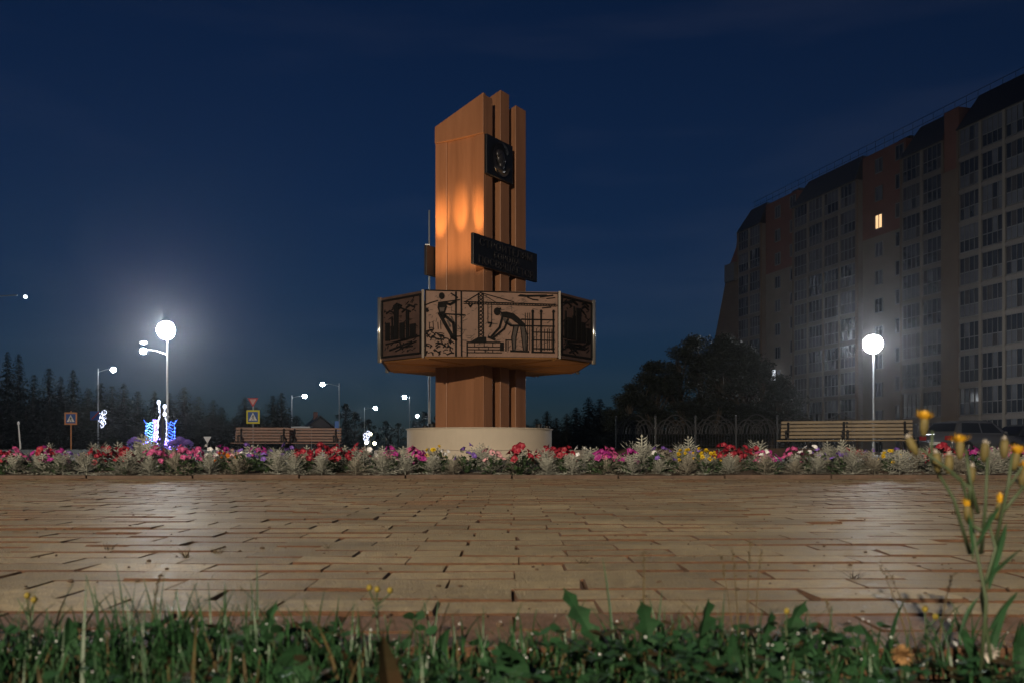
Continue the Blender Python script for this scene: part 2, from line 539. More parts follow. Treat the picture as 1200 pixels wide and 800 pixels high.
# flowering plants, left to right as in the photograph
FL = [('pink',17,7.5),('crimson',4,7.3),('violet',80,7.4),('crimson',52,7.35),('magenta',50,7.7),('crimson',112,7.6),('crimson',126,7.9),('crimson',142,8.0),('crimson',146,7.25),
      ('pink',182,7.45),('pink',205,7.8),('crimson',190,8.0),('pink',216,7.25),('pink',231,8.1),('violet',160,8.4),('violet',218,8.5),('magenta',66,7.2),('white',245,7.7),('orange',266,7.6),('magenta',261,7.9),
      ('pale pink',276,7.7),('white',290,7.9),('violet',288,7.4),('magenta',303,8.2),('violet',312,7.4),('crimson',350,7.7),('violet',337,8.0),('crimson',376,7.5),('crimson',392,8.0),('crimson',402,7.6),
      ('crimson',420,7.9),('crimson',356,7.35),('violet',372,8.3),('white',432,7.6),('magenta',456,7.6),('pink',459,8.2),('pink',485,8.1),('magenta',490,7.5),('yellow',508,7.8),('white',521,7.6),('violet',547,7.5),('pale pink',578,7.3),('crimson',610,7.25),
      ('crimson',638,8.1),('crimson',645,7.7),('crimson',662,7.5),('white',683,8.2),('magenta',704,7.3),('pink',716,8.0),('magenta',737,7.4),('pink',708,7.7),('white',768,7.6),('violet',775,7.4),
      ('yellow',803,7.8),('violet',812,8.0),('yellow',832,7.6),('yellow',826,7.3),('crimson',848,8.0),('crimson',858,7.8),('crimson',872,8.2),('crimson',884,8.3),('pink',895,7.9),('magenta',902,7.6),('white',898,7.4),
      ('pink',930,7.7),('violet',960,7.9),('white',948,7.6),('crimson',992,8.2),('crimson',1008,8.3),('violet',985,7.4),('yellow',1042,7.6),('violet',1018,7.7),('crimson',1076,8.3),('crimson',1092,8.1),('pale pink',1112,8.2),
      ('magenta',1140,8.3),('magenta',1163,7.9),('crimson',1104,7.5),('pink',1186,8.0),('violet',1050,8.2),('magenta',1206,7.6)]
for c, px, yy in FL:
    plants.append([c, px, yy, g.uniform(.92,1.15)])
cnt = {}
plants.sort(key=lambda p: p[1])
tot = {}
for p in plants:
    k = (p[0], backdrop(p[1])); tot[k] = tot.get(k, 0)+1
for c, px, yy, h in plants:
    bd = backdrop(px); k = (c, bd); cnt[k] = cnt.get(k, 0)+1
    order = "" if tot[k] == 1 else ("leftmost" if cnt[k] == 1 else ("rightmost" if cnt[k] == tot[k] else ordinal(cnt[k])+" from left"))
    x = at(px, yy)
    if c == 'silver':
        lab = ("silver-leaved dusty miller before " + bd) if not order else order + " silver-leaved dusty miller before " + bd
        o = link("dusty_miller", g.choice(DUSTY), None, (x, yy, 0.02), g.uniform(0, 6.28))
        o.scale = (h*.9, h*.9, h*g.uniform(.72,.9)); tag(o, lab, "plant", "silver dusty millers in the flower bed")
    else:
        kind = {'yellow':'marigold','orange':'marigold'}.get(c, 'petunia')
        lab = (f"{c} flowered {kind} before {bd}") if not order else f"{order} {c} flowered {kind} before {bd}"
        o = thing(kind, lab, "flower", (x, yy, 0.02), g.uniform(0, 6.28), f"{c} flowers in the bed")
        o.scale = (h*1.0, h*1.0, h*1.02)
        link("foliage", g.choice(FOL), o)
        nb = 13 if c in ('crimson','pink') else (6 if c in ('violet','white') else 9)
        for q in range(nb):
            az = q*2.4+g.uniform(-.4,.4); rr = .10*sqrt((q+.5)/nb); zz = .195-.09*(rr/.10)**2+g.uniform(-.02,.025)
            b = link("bloom", g.choice(BLOOM[c]), o, (rr*cos(az), rr*sin(az), zz))
            d = Vector((cos(az)*g.uniform(.4,1.2), sin(az)*g.uniform(.4,1.2), g.uniform(.5,1.2))).normalized()
            b.rotation_euler = d.to_track_quat('Z','Y').to_euler()
            s_ = g.uniform(.85,1.2) * (.8 if c in ('violet','white') else 1); b.scale = (s_,s_,s_)

# ------------------------------------------------------------------ monument
M['clad'] = mat("terracotta_cladding", (0.285,0.132,0.068), 0.42, var=0.16, stretch=(2.5,2.5,.22), vscale=1.5, bump=0.05, bscale=25, rvar=0.08)
M['cream'] = mat("cream_render", (0.60,0.52,0.42), 0.7, var=0.06, vscale=1.2, bump=0.15, bscale=80)
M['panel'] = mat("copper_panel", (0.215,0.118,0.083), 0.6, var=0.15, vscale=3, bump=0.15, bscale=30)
M['panel_dark'] = mat("shaded_panel", (0.085,0.05,0.04), 0.55, var=0.3, vscale=4, bump=0.2, bscale=30)  # the same copper, darkened to show shade on the ring's side faces
M['relief'] = mat("blackened_relief", (0.009,0.008,0.008), 0.8, spec=.15, var=0.3, vscale=20)
M['relief_mid'] = mat("midtone_relief", (0.05,0.034,0.028), 0.7, var=.4, vscale=12)  # mid-tone bronze that paints the highlights on the relief bodies
M['sign'] = mat("black_plaque", (0.012,0.013,0.017), 0.4, metal=0.2, var=0.3, vscale=6, bump=0.1)
M['letter'] = mat("bronze_letter", (0.05,0.047,0.052), 0.35, metal=0.5)
M['soffit'] = mat("ochre_soffit", (0.42,0.19,0.05), 0.7, var=0.12, vscale=2)
M['trim'] = mat("zinc_trim", (0.62,0.60,0.57), 0.2, metal=0.8)
M['bronze'] = mat("pale_bronze_trim", (0.30,0.25,0.21), 0.6)
M['lamp_metal'] = mat("galvanised_steel", (0.34,0.35,0.37), 0.45, metal=0.6, var=0.1, vscale=5)
M['dark_metal'] = mat("black_metal", (0.02,0.02,0.022), 0.45, metal=0.4)

mon = thing("monument", "tall terracotta stele of three slabs with an eight-sided ring of relief panels", "monument", (0,0,0))
u = Vector((-0.84, 0.545, 0)).normalized(); v = Vector((0.545, 0.84, 0)).normalized(); Z = Vector((0,0,1))
C0 = Vector((-0.83, 27.2, 0))
def pp(a, b, z): return C0 + u*a + v*b + Z*z
PLZ = 0.89
def slab(name, b0, b1, zf, zb, Lu, parent=mon):
    mb = MB()
    q = [pp(0,b0,PLZ),pp(Lu,b0,PLZ),pp(Lu,b1,PLZ),pp(0,b1,PLZ)]
    t = [pp(0,b0,zf),pp(Lu,b0,zb),pp(Lu,b1,zb),pp(0,b1,zf)]
    i = 0; mb.v += [tuple(p) for p in q+t]
    mb.f += [(0,3,2,1),(4,5,6,7),(0,1,5,4),(1,2,6,5),(2,3,7,6),(3,0,4,7)]
    # make normals consistent
    o = mb.build(name, M['clad'], parent)
    bm = bmesh.new(); bm.from_mesh(o.data); bmesh.ops.recalc_face_normals(bm, faces=bm.faces); bm.to_mesh(o.data); bm.free()
    bevel(o, 0.02); return o
LU = 1.795
# front slab: core plus proud side strips, head band (face recessed between)
slab("stele_slab", 0.09, 0.47, 10.70, 10.02, LU-0.001)
for a0, a1 in ((0, 0.36), (LU-0.40, LU)):
    mb = MB()
    pts = [pp(a0,0.0 if a0==0 else 0.05,PLZ+.002),pp(a1,0.03 if a0==0 else 0.0,PLZ+.002),pp(a1,0.10,PLZ+.002),pp(a0,0.10,PLZ+.002)]
    zt = 9.55
    i = 0
    mb.v += [tuple(p) for p in pts] + [tuple(p + Z*(zt-PLZ)) for p in pts]
    mb.f += [(0,3,2,1),(4,5,6,7),(0,1,5,4),(1,2,6,5),(2,3,7,6),(3,0,4,7)]
    o = mb.build("face_strip", M['clad'], mon)
    bm = bmesh.new(); bm.from_mesh(o.data); bmesh.ops.recalc_face_normals(bm, faces=bm.faces); bm.to_mesh(o.data); bm.free()
    bevel(o, 0.015)
mb = MB()
q = [pp(-.003,-0.03,9.55),pp(LU+.003,-0.03,9.55),pp(LU+.003,0.10,9.55),pp(-.003,0.10,9.55)]
t = [pp(-.003,-0.03,10.74),pp(LU+.003,-0.03,10.06),pp(LU+.003,0.10,10.06),pp(-.003,0.10,10.74)]
mb.v += [tuple(p) for p in q+t]; mb.f += [(0,3,2,1),(4,5,6,7),(0,1,5,4),(1,2,6,5),(2,3,7,6),(3,0,4,7)]
o = mb.build("head_band", M['clad'], mon)
bm = bmesh.new(); bm.from_mesh(o.data); bmesh.ops.recalc_face_normals(bm, faces=bm.faces); bm.to_mesh(o.data); bm.free()
bevel(o, 0.015)
slab("stele_slab", 0.89, 1.38, 11.12, 10.45, LU)
slab("stele_slab", 1.74, 2.337, 10.92, 10.25, LU)
def core(b0, b1):
    mb = MB()
    q = [pp(.38,b0,PLZ),pp(LU-.38,b0,PLZ),pp(LU-.38,b1,PLZ),pp(.38,b1,PLZ)]
    mb.v += [tuple(p) for p in q] + [tuple(p+Z*(9.9-PLZ)) for p in q]
    mb.f += [(0,3,2,1),(4,5,6,7),(0,1,5,4),(1,2,6,5),(2,3,7,6),(3,0,4,7)]
    o = mb.build("stele_core", M['clad'], mon)
    bm = bmesh.new(); bm.from_mesh(o.data); bmesh.ops.recalc_face_normals(bm, faces=bm.faces); bm.to_mesh(o.data); bm.free()
core(.469,.891); core(1.379,1.741)

# plinth drums
RC = Vector((-0.77, 28.25, 0))
mb = MB(); mb.lathe([(2.2,.2),(2.2,.86),(2.24,.862),(2.24,.892),(2.18,.9)], 96, (RC.x-.22, RC.y)); mb.build("plinth", M['cream'], mon)
mb = MB(); mb.lathe([(3.3,-.02),(3.3,.23),(3.25,.255)], 96, (RC.x-.1, RC.y)); mb.build("plinth_step", M['cream'], mon)

# octagonal ring
th = radians(4)
def rot2(x, y): return (RC.x + x*cos(th)-y*sin(th), RC.y + x*sin(th)+y*cos(th))
OCT = [(-1.85,-3.05),(1.85,-3.05),(3.0,-1.65),(3.0,1.65),(1.85,3.05),(-1.85,3.05),(-3.1,-1.65+3.3),(-3.1,-1.65)]
RZ0, RZ1 = 2.78, 4.56
ring_m = MB()
inner = [(x*.985, y*.985) for x, y in OCT]
pts = [rot2(*p) for p in inner]
ring_m.prism(pts, RZ0+.02, RZ1-.28)
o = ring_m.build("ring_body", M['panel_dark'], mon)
mb = MB(); mb.prism([rot2(x*.97,y*.97) for x,y in OCT], RZ0-.03, RZ0+.018)
soff = mb.build("soffit", M['soffit'], mon)
mb = MB()
for k in range(8):   # soffit ribs
    a = rot2(OCT[k][0]*.94, OCT[k][1]*.94)
    mb = MB(); mb.tube([(RC.x+(a[0]-RC.x)*.4, RC.y+(a[1]-RC.y)*.4, RZ0-.035),(a[0],a[1],RZ0-.035)], .03, 4)
    mb.build("soffit_rib", M['soffit'], soff)
for k in range(8):
    x, y_ = OCT[k]; a = rot2(x*1.008, y_*1.008); mb = MB()
    if k in (2,3,6,7): mb.tube([(0,0,RZ0-.05),(0,0,RZ1+.015)], .062, 20)
    else: mb.box(-.03, .03, -.03, .03, RZ0-.04, RZ1+.015)
    o = mb.build("corner_trim", M['trim'] if k in (2,3,6,7) else M['bronze'], mon, smooth=k in (2,3,6,7)); o.location = (a[0], a[1], 0); o.rotation_euler.z = atan2(y_,x)+th+pi/4

def clean(o):
    bm = bmesh.new(); bm.from_mesh(o.data); bmesh.ops.recalc_face_normals(bm, faces=bm.faces); bm.to_mesh(o.data); bm.free()
class Panel:
    """a ring panel with its own frame of reference: u along the face in metres, v up"""
    def __init__(s, k, m):
        a = Vector((*rot2(*OCT[k]), 0)); b = Vector((*rot2(*OCT[(k+1) % 8]), 0))
        s.a = a; s.d = (b-a).normalized(); s.w = (b-a).length; s.n = Vector((s.d.y, -s.d.x, 0))
        mb = MB()
        def P(uu, dep, z): return tuple(a + s.d*uu + s.n*dep + Z*z)
        i = 0
        mb.v += [P(.04,-.05,RZ0),P(s.w-.04,-.05,RZ0),P(s.w-.04,.0,RZ0),P(.04,.0,RZ0),P(.04,-.05,RZ1),P(s.w-.04,-.05,RZ1),P(s.w-.04,.0,RZ1),P(.04,.0,RZ1)]
        mb.f += [(0,3,2,1),(4,5,6,7),(0,1,5,4),(1,2,6,5),(2,3,7,6),(3,0,4,7)]
        s.o = mb.build("relief_panel", m, mon); clean(s.o); s.mb = MB()
    def P(s, uu, vv, dep): return s.a + s.d*uu + s.n*dep + Z*(RZ0+vv)
    def stroke(s, pts, w, h=.035):
        for (x0,y0),(x1,y1) in zip(pts, pts[1:]):
            dx, dy = x1-x0, y1-y0; ln = sqrt(dx*dx+dy*dy) or 1e-6
            ex, ey = dx/ln*w*.3, dy/ln*w*.3
            px_, py_ = -dy/ln*w/2, dx/ln*w/2
            c = [(x0-ex+px_,y0-ey+py_),(x1+ex+px_,y1+ey+py_),(x1+ex-px_,y1+ey-py_),(x0-ex-px_,y0-ey-py_)]
            s.solid(c, h)
    def solid(s, c, h=.04):
        i = len(s.mb.v); n = len(c)
        s.mb.v += [tuple(s.P(x,y,.0)) for x,y in c] + [tuple(s.P(x,y,h)) for x,y in c]
        s.mb.f.append(tuple(range(i+n,i+2*n)))
        for k in range(n):
            kk = (k+1) % n; s.mb.f.append((i+k,i+kk,i+n+kk,i+n+k))
    def disc(s, x, y, r, h=.05, n=10):
        s.solid([(x+r*cos(2*pi*k/n), y+r*1.15*sin(2*pi*k/n)) for k in range(n)], h)
    def done(s, name, m):
        if s.mb.f:
            o = s.mb.build(name, m, s.o); clean(o); s.mb = MB()

front = Panel(0, M['panel'])
hg = random.Random(61)
for k in range(230):
    uu, vv = hg.uniform(.12, front.w-.12), hg.uniform(.12, RZ1-RZ0-.12); a = hg.gauss(.3,.5); l_ = hg.uniform(.03,.16)
    front.stroke([(uu,vv),(min(front.w-.1,uu+l_*cos(a)),min(RZ1-RZ0-.1,vv+l_*sin(a)))], hg.uniform(.006,.016), hg.uniform(.006,.016))
front.done("chasing_marks", M['relief_mid'])
bpy.data.objects['chasing_marks']['kind'] = 'stuff'
def fpx(px, py): return ((px-495)/160*front.w, (418.5-py)/78*(RZ1-RZ0))
def c1(X, Y): return fpx(440+X/8, 330+Y/8)
def c2(X, Y): return fpx(560+X/8, 330+Y/8)
K = front.w/160/8   # metres per crop pixel
A_ = front
# border and divider mouldings
A_.stroke([c1(460,90), c1(460,700)], 10*K); A_.stroke([c2(750,90), c2(755,690)], 9*K)
A_.stroke([c1(455,82), c2(760,98)], 9*K)
A_.stroke([c1(745,100), c1(745,700)], 16*K); A_.stroke([c1(795,90), c1(798,700)], 14*K)
A_.done("frame_moulding", M['relief'])
# lineman on a pole
A_.disc(*c1(612,135), 27*K)
A_.solid([c1(578,195),c1(645,185),c1(662,235),c1(640,300),c1(595,312),c1(572,250)][::-1])
A_.stroke([c1(635,200),c1(690,215),c1(745,185)], 22*K); A_.stroke([c1(590,300),c1(640,330)], 34*K)
A_.stroke([c1(600,320),c1(655,420),c1(715,525)], 32*K); A_.stroke([c1(640,320),c1(720,390),c1(735,545)], 26*K)
A_.stroke([c1(700,530),c1(750,550)], 20*K); A_.stroke([c1(640,305),c1(830,315)], 11*K)
A_.done("lineman_relief", M['relief'])
A_.solid([c1(590,250),c1(640,245),c1(632,285),c1(598,288)], .055); A_.stroke([c1(668,370),c1(690,420)], 18*K, .045); A_.stroke([c1(700,330),c1(720,370)], 14*K, .045)
A_.done("lineman_body", M['relief_mid'])
A_.stroke([c1(455,225),c1(510,200),c1(575,180)], 8*K); A_.stroke([c1(470,260),c1(480,280)], 26*K)
A_.stroke([c1(700,110),c1(760,150)], 12*K); A_.stroke([c1(650,190),c1(780,170)], 9*K); A_.stroke([c1(690,520),c1(790,515)], 9*K)
for X in (495,530,575,600): A_.stroke([c1(X,370+X%40),c1(X+4,450)], 6*K)
g = random.Random(9)
for k in range(58):
    X = g.uniform(465,720); top = 440+max(0,(X-560))*.9; Y = g.uniform(top, 690)
    a = g.uniform(0,pi); l_ = g.uniform(14,34)
    A_.stroke([c1(X-l_*cos(a),Y-l_*sin(a)*.6),c1(X,Y-8),c1(X+l_*cos(a),Y+l_*sin(a)*.6)], g.uniform(6,13)*K, g.uniform(.02,.05))
A_.done("foliage_relief", M['relief'])
# tower crane
for X in (955, 1000): A_.stroke([c1(X,105),c1(X+3,520)], 10*K)
for q in range(11):
    Y = 110+q*37; A_.stroke([c1(955,Y),c1(1000,Y+37)], 7*K); A_.stroke([c1(1000,Y),c1(955,Y+37)], 7*K)
A_.stroke([c1(820,188),c2(730,205)], 9*K); A_.stroke([c1(820,206),c2(730,222)], 6*K)
for q in range(17):
    X = 830+q*52; A_.stroke([c1(X,190+q*.9),c1(X+26,208+q*.9),c1(X+52,191+q*.9)], 4*K)
A_.stroke([c1(975,100),c1(830,190)], 8*K); A_.stroke([c1(975,100),c2(330,185)], 7*K); A_.stroke([c1(985,110),c2(160,190)], 5*K)
A_.stroke([c1(860,205),c1(880,235),c1(900,205)], 14*K)
for X in (85,120): A_.stroke([c2(X,212),c2(X,385)], 6*K)
A_.stroke([c2(85,385),c2(120,385),c2(103,425)], 14*K)
A_.done("crane_relief", M['relief'])
# aeroplane streaks
A_.solid([c2(365,130),c2(390,112),c2(450,118),c2(640,112),c2(655,126),c2(450,136)][::-1])
A_.stroke([c2(460,140),c2(510,160),c2(560,165)], 10*K); A_.stroke([c2(580,135),c2(700,118)], 12*K); A_.stroke([c2(600,240),c2(680,232)], 9*K)
A_.stroke([c2(640,150),c2(720,140)], 7*K)
A_.done("aeroplane_relief", M['relief'])
# bricklayer
A_.disc(*c2(172,278), 32*K); A_.stroke([c2(150,262),c2(205,250)], 16*K)
A_.solid([c2(205,285),c2(260,280),c2(330,298),c2(385,345),c2(440,400),c2(430,420),c2(370,395),c2(300,345),c2(250,335),c2(215,325)][::-1], .06)
A_.stroke([c2(225,315),c2(195,430),c2(120,515)], 20*K); A_.stroke([c2(275,350),c2(240,440),c2(140,525)], 18*K)
A_.stroke([c2(90,520),c2(150,545)], 20*K); A_.stroke([c2(255,380),c2(300,410),c2(430,412)], 18*K)
A_.done("bricklayer_relief", M['relief'])
A_.solid([c2(325,415),c2(372,415),c2(352,520),c2(347,640),c2(318,640),c2(312,520)], .03); A_.solid([c2(392,420),c2(440,415),c2(462,520),c2(452,640),c2(420,640),c2(404,520)], .03)
A_.solid([c2(225,330),c2(262,345),c2(310,395),c2(280,410),c2(240,385)], .03); A_.solid([c2(195,300),c2(228,300),c2(228,330),c2(205,322)], .035)
A_.done("bricklayer_body", M['relief_mid'])
A_.stroke([c2(330,415),c2(310,520),c2(320,640)], 11*K); A_.stroke([c2(370,425),c2(350,520),c2(345,630)], 9*K)
A_.stroke([c2(395,430),c2(405,520),c2(420,640)], 9*K); A_.stroke([c2(435,425),c2(460,520),c2(450,640)], 11*K)
A_.stroke([c2(300,650),c2(470,655)], 16*K)
A_.done("bricklayer_relief", M['relief'])
# wall being laid
A_.stroke([c1(850,572),c2(200,570)], 13*K); A_.stroke([c1(850,572),c1(850,700)], 12*K)
for Y in (615,640,668): A_.stroke([c1(855,Y),c2(215,Y)], 7*K)
for X, Y in ((920,595),(1010,595),(1090,595),(960,630),(1050,630),(920,655),(1020,655),(1090,655)): A_.stroke([c1(X,Y-18),c1(X,Y+14)], 6*K)
A_.solid([c1(880,565),c1(960,520),c1(1030,520),c1(1030,565)][::-1], .03)
A_.solid([c2(200,570),c2(235,570),c2(235,650),c2(200,650)][::-1], .04)
A_.stroke([c2(255,545),c2(255,650)], 10*K); A_.stroke([c2(255,548),c2(305,548)], 9*K); A_.stroke([c2(275,560),c2(275,650)], 6*K)
A_.done("brickwork_relief", M['relief'])
# reinforcement cage
for Y, w in ((350,11),(410,10),(470,9),(545,9),(625,10),(660,13)): A_.stroke([c2(400 if Y<420 else 500,Y),c2(715,Y+3)], w*K)
for X, w in ((508,20),(588,16),(705,16)): A_.stroke([c2(X,270),c2(X,655)], w*K); A_.disc(*c2(X,272), 13*K)
for X in (438,460,480,545,620,650,668,690): A_.stroke([c2(X,290 if X<500 else 440),c2(X,640)], 5*K)
A_.done("rebar_relief", M['relief'])

def side_relief(k, m, seed):
    P_ = Panel(k, m); g = random.Random(seed); w = P_.w; H = RZ1-RZ0
    P_.stroke([(.1,.1),(w-.1,.1),(w-.1,H-.1),(.1,H-.1),(.1,.1)], .05)
    P_.done("frame_moulding", M['relief'])
    x = .25
    while x < w-.3:
        h = g.uniform(.35,.95); ww = g.uniform(.1,.25)
        P_.solid([(x,.55),(x+ww,.55),(x+ww,.55+h),(x,.55+h)], g.uniform(.02,.05))
        if g.random() < .4: P_.stroke([(x+ww/2,.55+h),(x+ww/2,.55+h+.25)], .04)
        x += ww+g.uniform(.03,.1)
    for q in range(7):
        P_.stroke([(g.uniform(.15,w*.5),g.uniform(.15,.5)),(g.uniform(w*.5,w-.15),g.uniform(.2,.6))], g.uniform(.02,.05))
    for q in range(70):
        a, b = g.uniform(.15,w-.3), g.uniform(.15,H-.2); P_.stroke([(a,b),(a+g.uniform(.03,.14),b+g.uniform(-.06,.09))], g.uniform(.008,.02), .02)
    for q in range(6):
        a = g.uniform(.2,w-.5); b = g.uniform(H-.5,H-.15); P_.stroke([(a,b),(a+.15,b+.06),(a+.35,b-.02)], .04)
    P_.done("factory_relief", M['relief'])
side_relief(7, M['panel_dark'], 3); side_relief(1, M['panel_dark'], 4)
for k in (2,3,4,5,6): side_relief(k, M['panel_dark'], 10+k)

# inscription plaques (both ends) and the medal plaque
def plaque(name, ua, b0, b1, z0, z1, side, thick=.10):
    """ua: position of face along u; side -1 = right-hand end, +1 = left-hand end"""
    off0, off1 = ua + side*.03, ua + side*(.03+thick)
    mb = MB(); q = [pp(off0,b0,z0),pp(off1,b0,z0),pp(off1,b1,z0),pp(off0,b1,z0)]
    mb.v += [tuple(p) for p in q] + [tuple(p+Z*(z1-z0)) for p in q]
    mb.f += [(0,3,2,1),(4,5,6,7),(0,1,5,4),(1,2,6,5),(2,3,7,6),(3,0,4,7)]
    o = mb.build(name, M['sign'], mon); clean(o); bevel(o, .012); return o
sg = plaque("inscription_plaque", 0, -.70, 2.80, 5.58, 6.48, -1)
sg2 = plaque("inscription_plaque", LU, -.38, 2.6, 5.52, 6.42, 1)
def letters(txt, parent, b, z, size, wide=1.0):
    cu = bpy.data.curves.new("letters", 'FONT'); cu.body = txt; cu.size = size; cu.extrude = .012; cu.align_x = 'CENTER'; cu.space_character = 1.08
    o = bpy.data.objects.new("letters", cu)
    dg = bpy.context.evaluated_depsgraph_get()
    COL.objects.link(o); dg.update()
    me = bpy.data.meshes.new_from_object(o.evaluated_get(dg)); COL.objects.unlink(o); bpy.data.objects.remove(o)
    me.materials.clear(); me.materials.append(M['letter'])
    ob = bpy.data.objects.new("lettering", me); COL.objects.link(ob); ob.parent = parent
    # columns: text x -> v, text y -> up, text normal -> -u
    R = Matrix((v, Z, -u)).transposed()
    ob.matrix_local = Matrix.Translation(pp(-.142, b, z)) @ R.to_4x4() @ Matrix.Diagonal((wide,1,1,1))
    return ob
letters("СТРОИТЕЛЯМ", sg, 1.05, 6.17, .31, 1.28)
letters("ГОРОДА", sg, 1.05, 5.92, .27, 1.2)
letters("ПОСВЯЩАЕТСЯ", sg, 1.05, 5.65, .31, 1.2)
md = plaque("medal_plaque", 0, .0, 1.40, 8.36, 9.52, -1, .08)
# round medal: wreath and a turned head in relief
def onp(b, z, dep): return pp(-.11-dep, b, z)
mb = MB()
for k in range(40):
    t = radians(-60+300*k/39+90)
    c = onp(.72+.40*cos(t), 8.93+.45*sin(t), .03)
    for s_ in (-1,1):
        tip = onp(.72+(.40+.07*s_)*cos(t+.2), 8.93+(.45+.07*s_)*sin(t+.2), .07)
        e = onp(.72+.40*cos(t+.12), 8.93+.45*sin(t+.12), .05)
        f = onp(.72+(.40+.05*s_)*cos(t+.02), 8.93+(.45+.05*s_)*sin(t+.02), .04)
        mb.quad(c, f, tip, e)
mb.build("medal_wreath", M['letter'], md)
mb = MB()
def blob(b, z, dep, r, sb=1, sz=1):
    n0 = len(mb.v); mb.ball((0,0,0), 1, 10, 7)
    for i in range(n0, len(mb.v)):
        x, y_, zz = mb.v[i]; mb.v[i] = tuple(onp(b+x*r*sb, z+zz*r*sz, dep+y_*r*.45))
blob(.70,8.98,.02,.21,.9,1.15); blob(.83,8.93,.06,.09,1,.9); blob(.74,8.78,.03,.16,.8,1); blob(.66,8.62,.0,.24,1.2,.5); blob(.88,8.86,.05,.045); blob(.60,9.06,.03,.16,.9,.9)
mb.build("medal_head", M['letter'], md, smooth=True)

# floodlights standing on the ring deck
def spot(name, loc, tgt, watt, col, ang, parent=None, blend=1.0, size=.06):
    ld = bpy.data.lights.new(name, 'SPOT'); ld.energy = watt; ld.color = col; ld.spot_size = radians(ang); ld.spot_blend = blend; ld.shadow_soft_size = size
    o = bpy.data.objects.new(name, ld); COL.objects.link(o); o.location = loc
    o.rotation_euler = (Vector(loc)-Vector(tgt)).to_track_quat('Z','Y').to_euler()
    if parent: o.parent = parent
    return o
M['glow_orange'] = mat("sodium_lens", (0.8,0.5,0.2), 0.3, emit=(1,.5,.15), estr=4)
for a in (.18,.90,1.60):
    base = pp(a, -1.3, RZ1-.28)
    mb = MB(); mb.box(-.13,.13,-.08,.08,.04,.22); mb.box(-.02,.02,-.02,.02,0,.06)
    o = mb.build("floodlight", M['dark_metal'], mon); o.location = base; o.rotation_euler = (radians(-35),0,atan2(u.y,u.x))
    spot("floodlight_beam", tuple(base+Z*.25), tuple(pp(a,0,7.2)), 2600, (1,.56,.20), 13)
    spot("floodlight_spill", tuple(base+Z*.26), tuple(pp(a,0,7.6)), 300, (1,.58,.25), 70)

# small uplights on the plinth that wash the soffit
for x, y_ in ((-1.55,-1.45),(1.55,-1.2),(-1.9,.3),(1.85,.5)):
    base = Vector((RC.x+x, RC.y+y_, .90)); mb = MB(); mb.lathe([(.09,0),(.1,.10),(.07,.12)],10); o = mb.build("uplight", M['dark_metal'], mon); o.location = base
    spot("uplight_beam", tuple(base+Z*.16), tuple(base+Vector((x*.6,y_*.6,2))), 13, (1,.58,.24), 110)
# slim mast behind the monument
mb = MB(); d_ = 31.5
mb.tube([(at(503,d_),d_,0),(at(503,d_),d_,8.4)], [.045,.025], 8); mb.box(at(503,d_)-.14,at(503,d_)+.02,d_-.03,d_+.03,7.2,7.24)
tag(mb.build("metal_mast", M['lamp_metal']), "slim grey mast standing just behind the terracotta stele", "mast")

# ------------------------------------------------------------------ street lamps
M['led'] = mat("led_lens", (0.9,0.9,0.9), 0.3, emit=(0.93,0.97,1.0), estr=1)
def led(e):
    m = M['led'].copy(); m.node_tree.nodes["Principled BSDF"].inputs['Emission Strength'].default_value = e; return m
def street_lamp(label, px_pole, heads, d, ztop, glow, lens_r, pole_r=.08, warm=False):
    x0 = at(px_pole, d)
    t = thing("street_lamp", label, "street lamp", (x0, d, 0), 0, "street lamps along the roads")
    mb = MB(); mb.tube([(0,0,-.06),(0,0,.9)], [pole_r*1.5]*2, 10); mb.tube([(0,0,.9),(0,0,ztop+.15)], [pole_r*1.1, pole_r*.6], 10)
    mb.build("pole", M['lamp_metal'], t)
    for hx, hz in heads:
        mb = MB()
        if abs(hx) > .25:
            mb.tube([(0,0,hz-.25),(hx*.5,0,hz+.02),(hx*.86,0,hz+.1)], .035, 6)
            mb.build("arm", M['lamp_metal'], t)
        mb = MB(); s_ = 1 if hx >= 0 else -1
        R_ = lens_r
        mb.ball((hx,0,hz+R_*.93), R_*.45, 14, 8, (1,1,.4))
        hd = mb.build("lamp_head", M['lamp_metal'], t, smooth=True)
        if abs(hx) > 1 and len(heads) > 1: R_ = .2
        mb = MB(); mb.ball((hx,-.02,hz), R_, 20, 12, (1,1,.95))  # main lenses enlarged; the white globe stands in for the lamp's glare
        mb.build("lens", glow, hd, smooth=True)
        if R_ > .5:   # unseen shell added behind the lens to keep its light off the block
            mb = MB(); nn = 20; ax = Vector((-.35,-1,-.12)).normalized(); q_ = ax.to_track_quat('Z','Y'); rr_ = R_*1.06
            for i in range(7):
                th_ = pi - i*(pi*.47)/6
                for j in range(nn):
                    p = Vector((rr_*sin(max(.02,pi-th_))*cos(2*pi*j/nn), rr_*sin(max(.02,pi-th_))*sin(2*pi*j/nn), rr_*cos(th_)))
                    mb.v.append(tuple(q_ @ p + Vector((hx,-.02,hz))))
            for i in range(6):
                for j in range(nn):
                    jj = (j+1) % nn; mb.f.append((i*nn+j,i*nn+jj,(i+1)*nn+jj,(i+1)*nn+j))
            mb.f.append(tuple(range(nn)))
            mb.build("added_light_shield", M['lamp_metal'], hd, smooth=True)
    return t
def head(px, py, d): return at(px, d), EYE+(HZ-py)/F*d
def lamp_at(label, px_pole, pts, d, e, R_, pole_r=.08):
    x0 = at(px_pole, d)
    hs = [(at(px,d)-x0, EYE+(HZ-py)/F*d) for px, py in pts]
    return street_lamp(label, px_pole, hs, d, max(h[1] for h in hs), led(e), R_, pole_r)
lamp_at("brilliant white street lamp with two heads above the blue light sculpture", 196, [(195,387),(168,411)], 62, 700, .60)
lamp_at("brilliant white street lamp before the apartment block behind the yellow benches", 1023.5, [(1023,403)], 70, 520, .68)
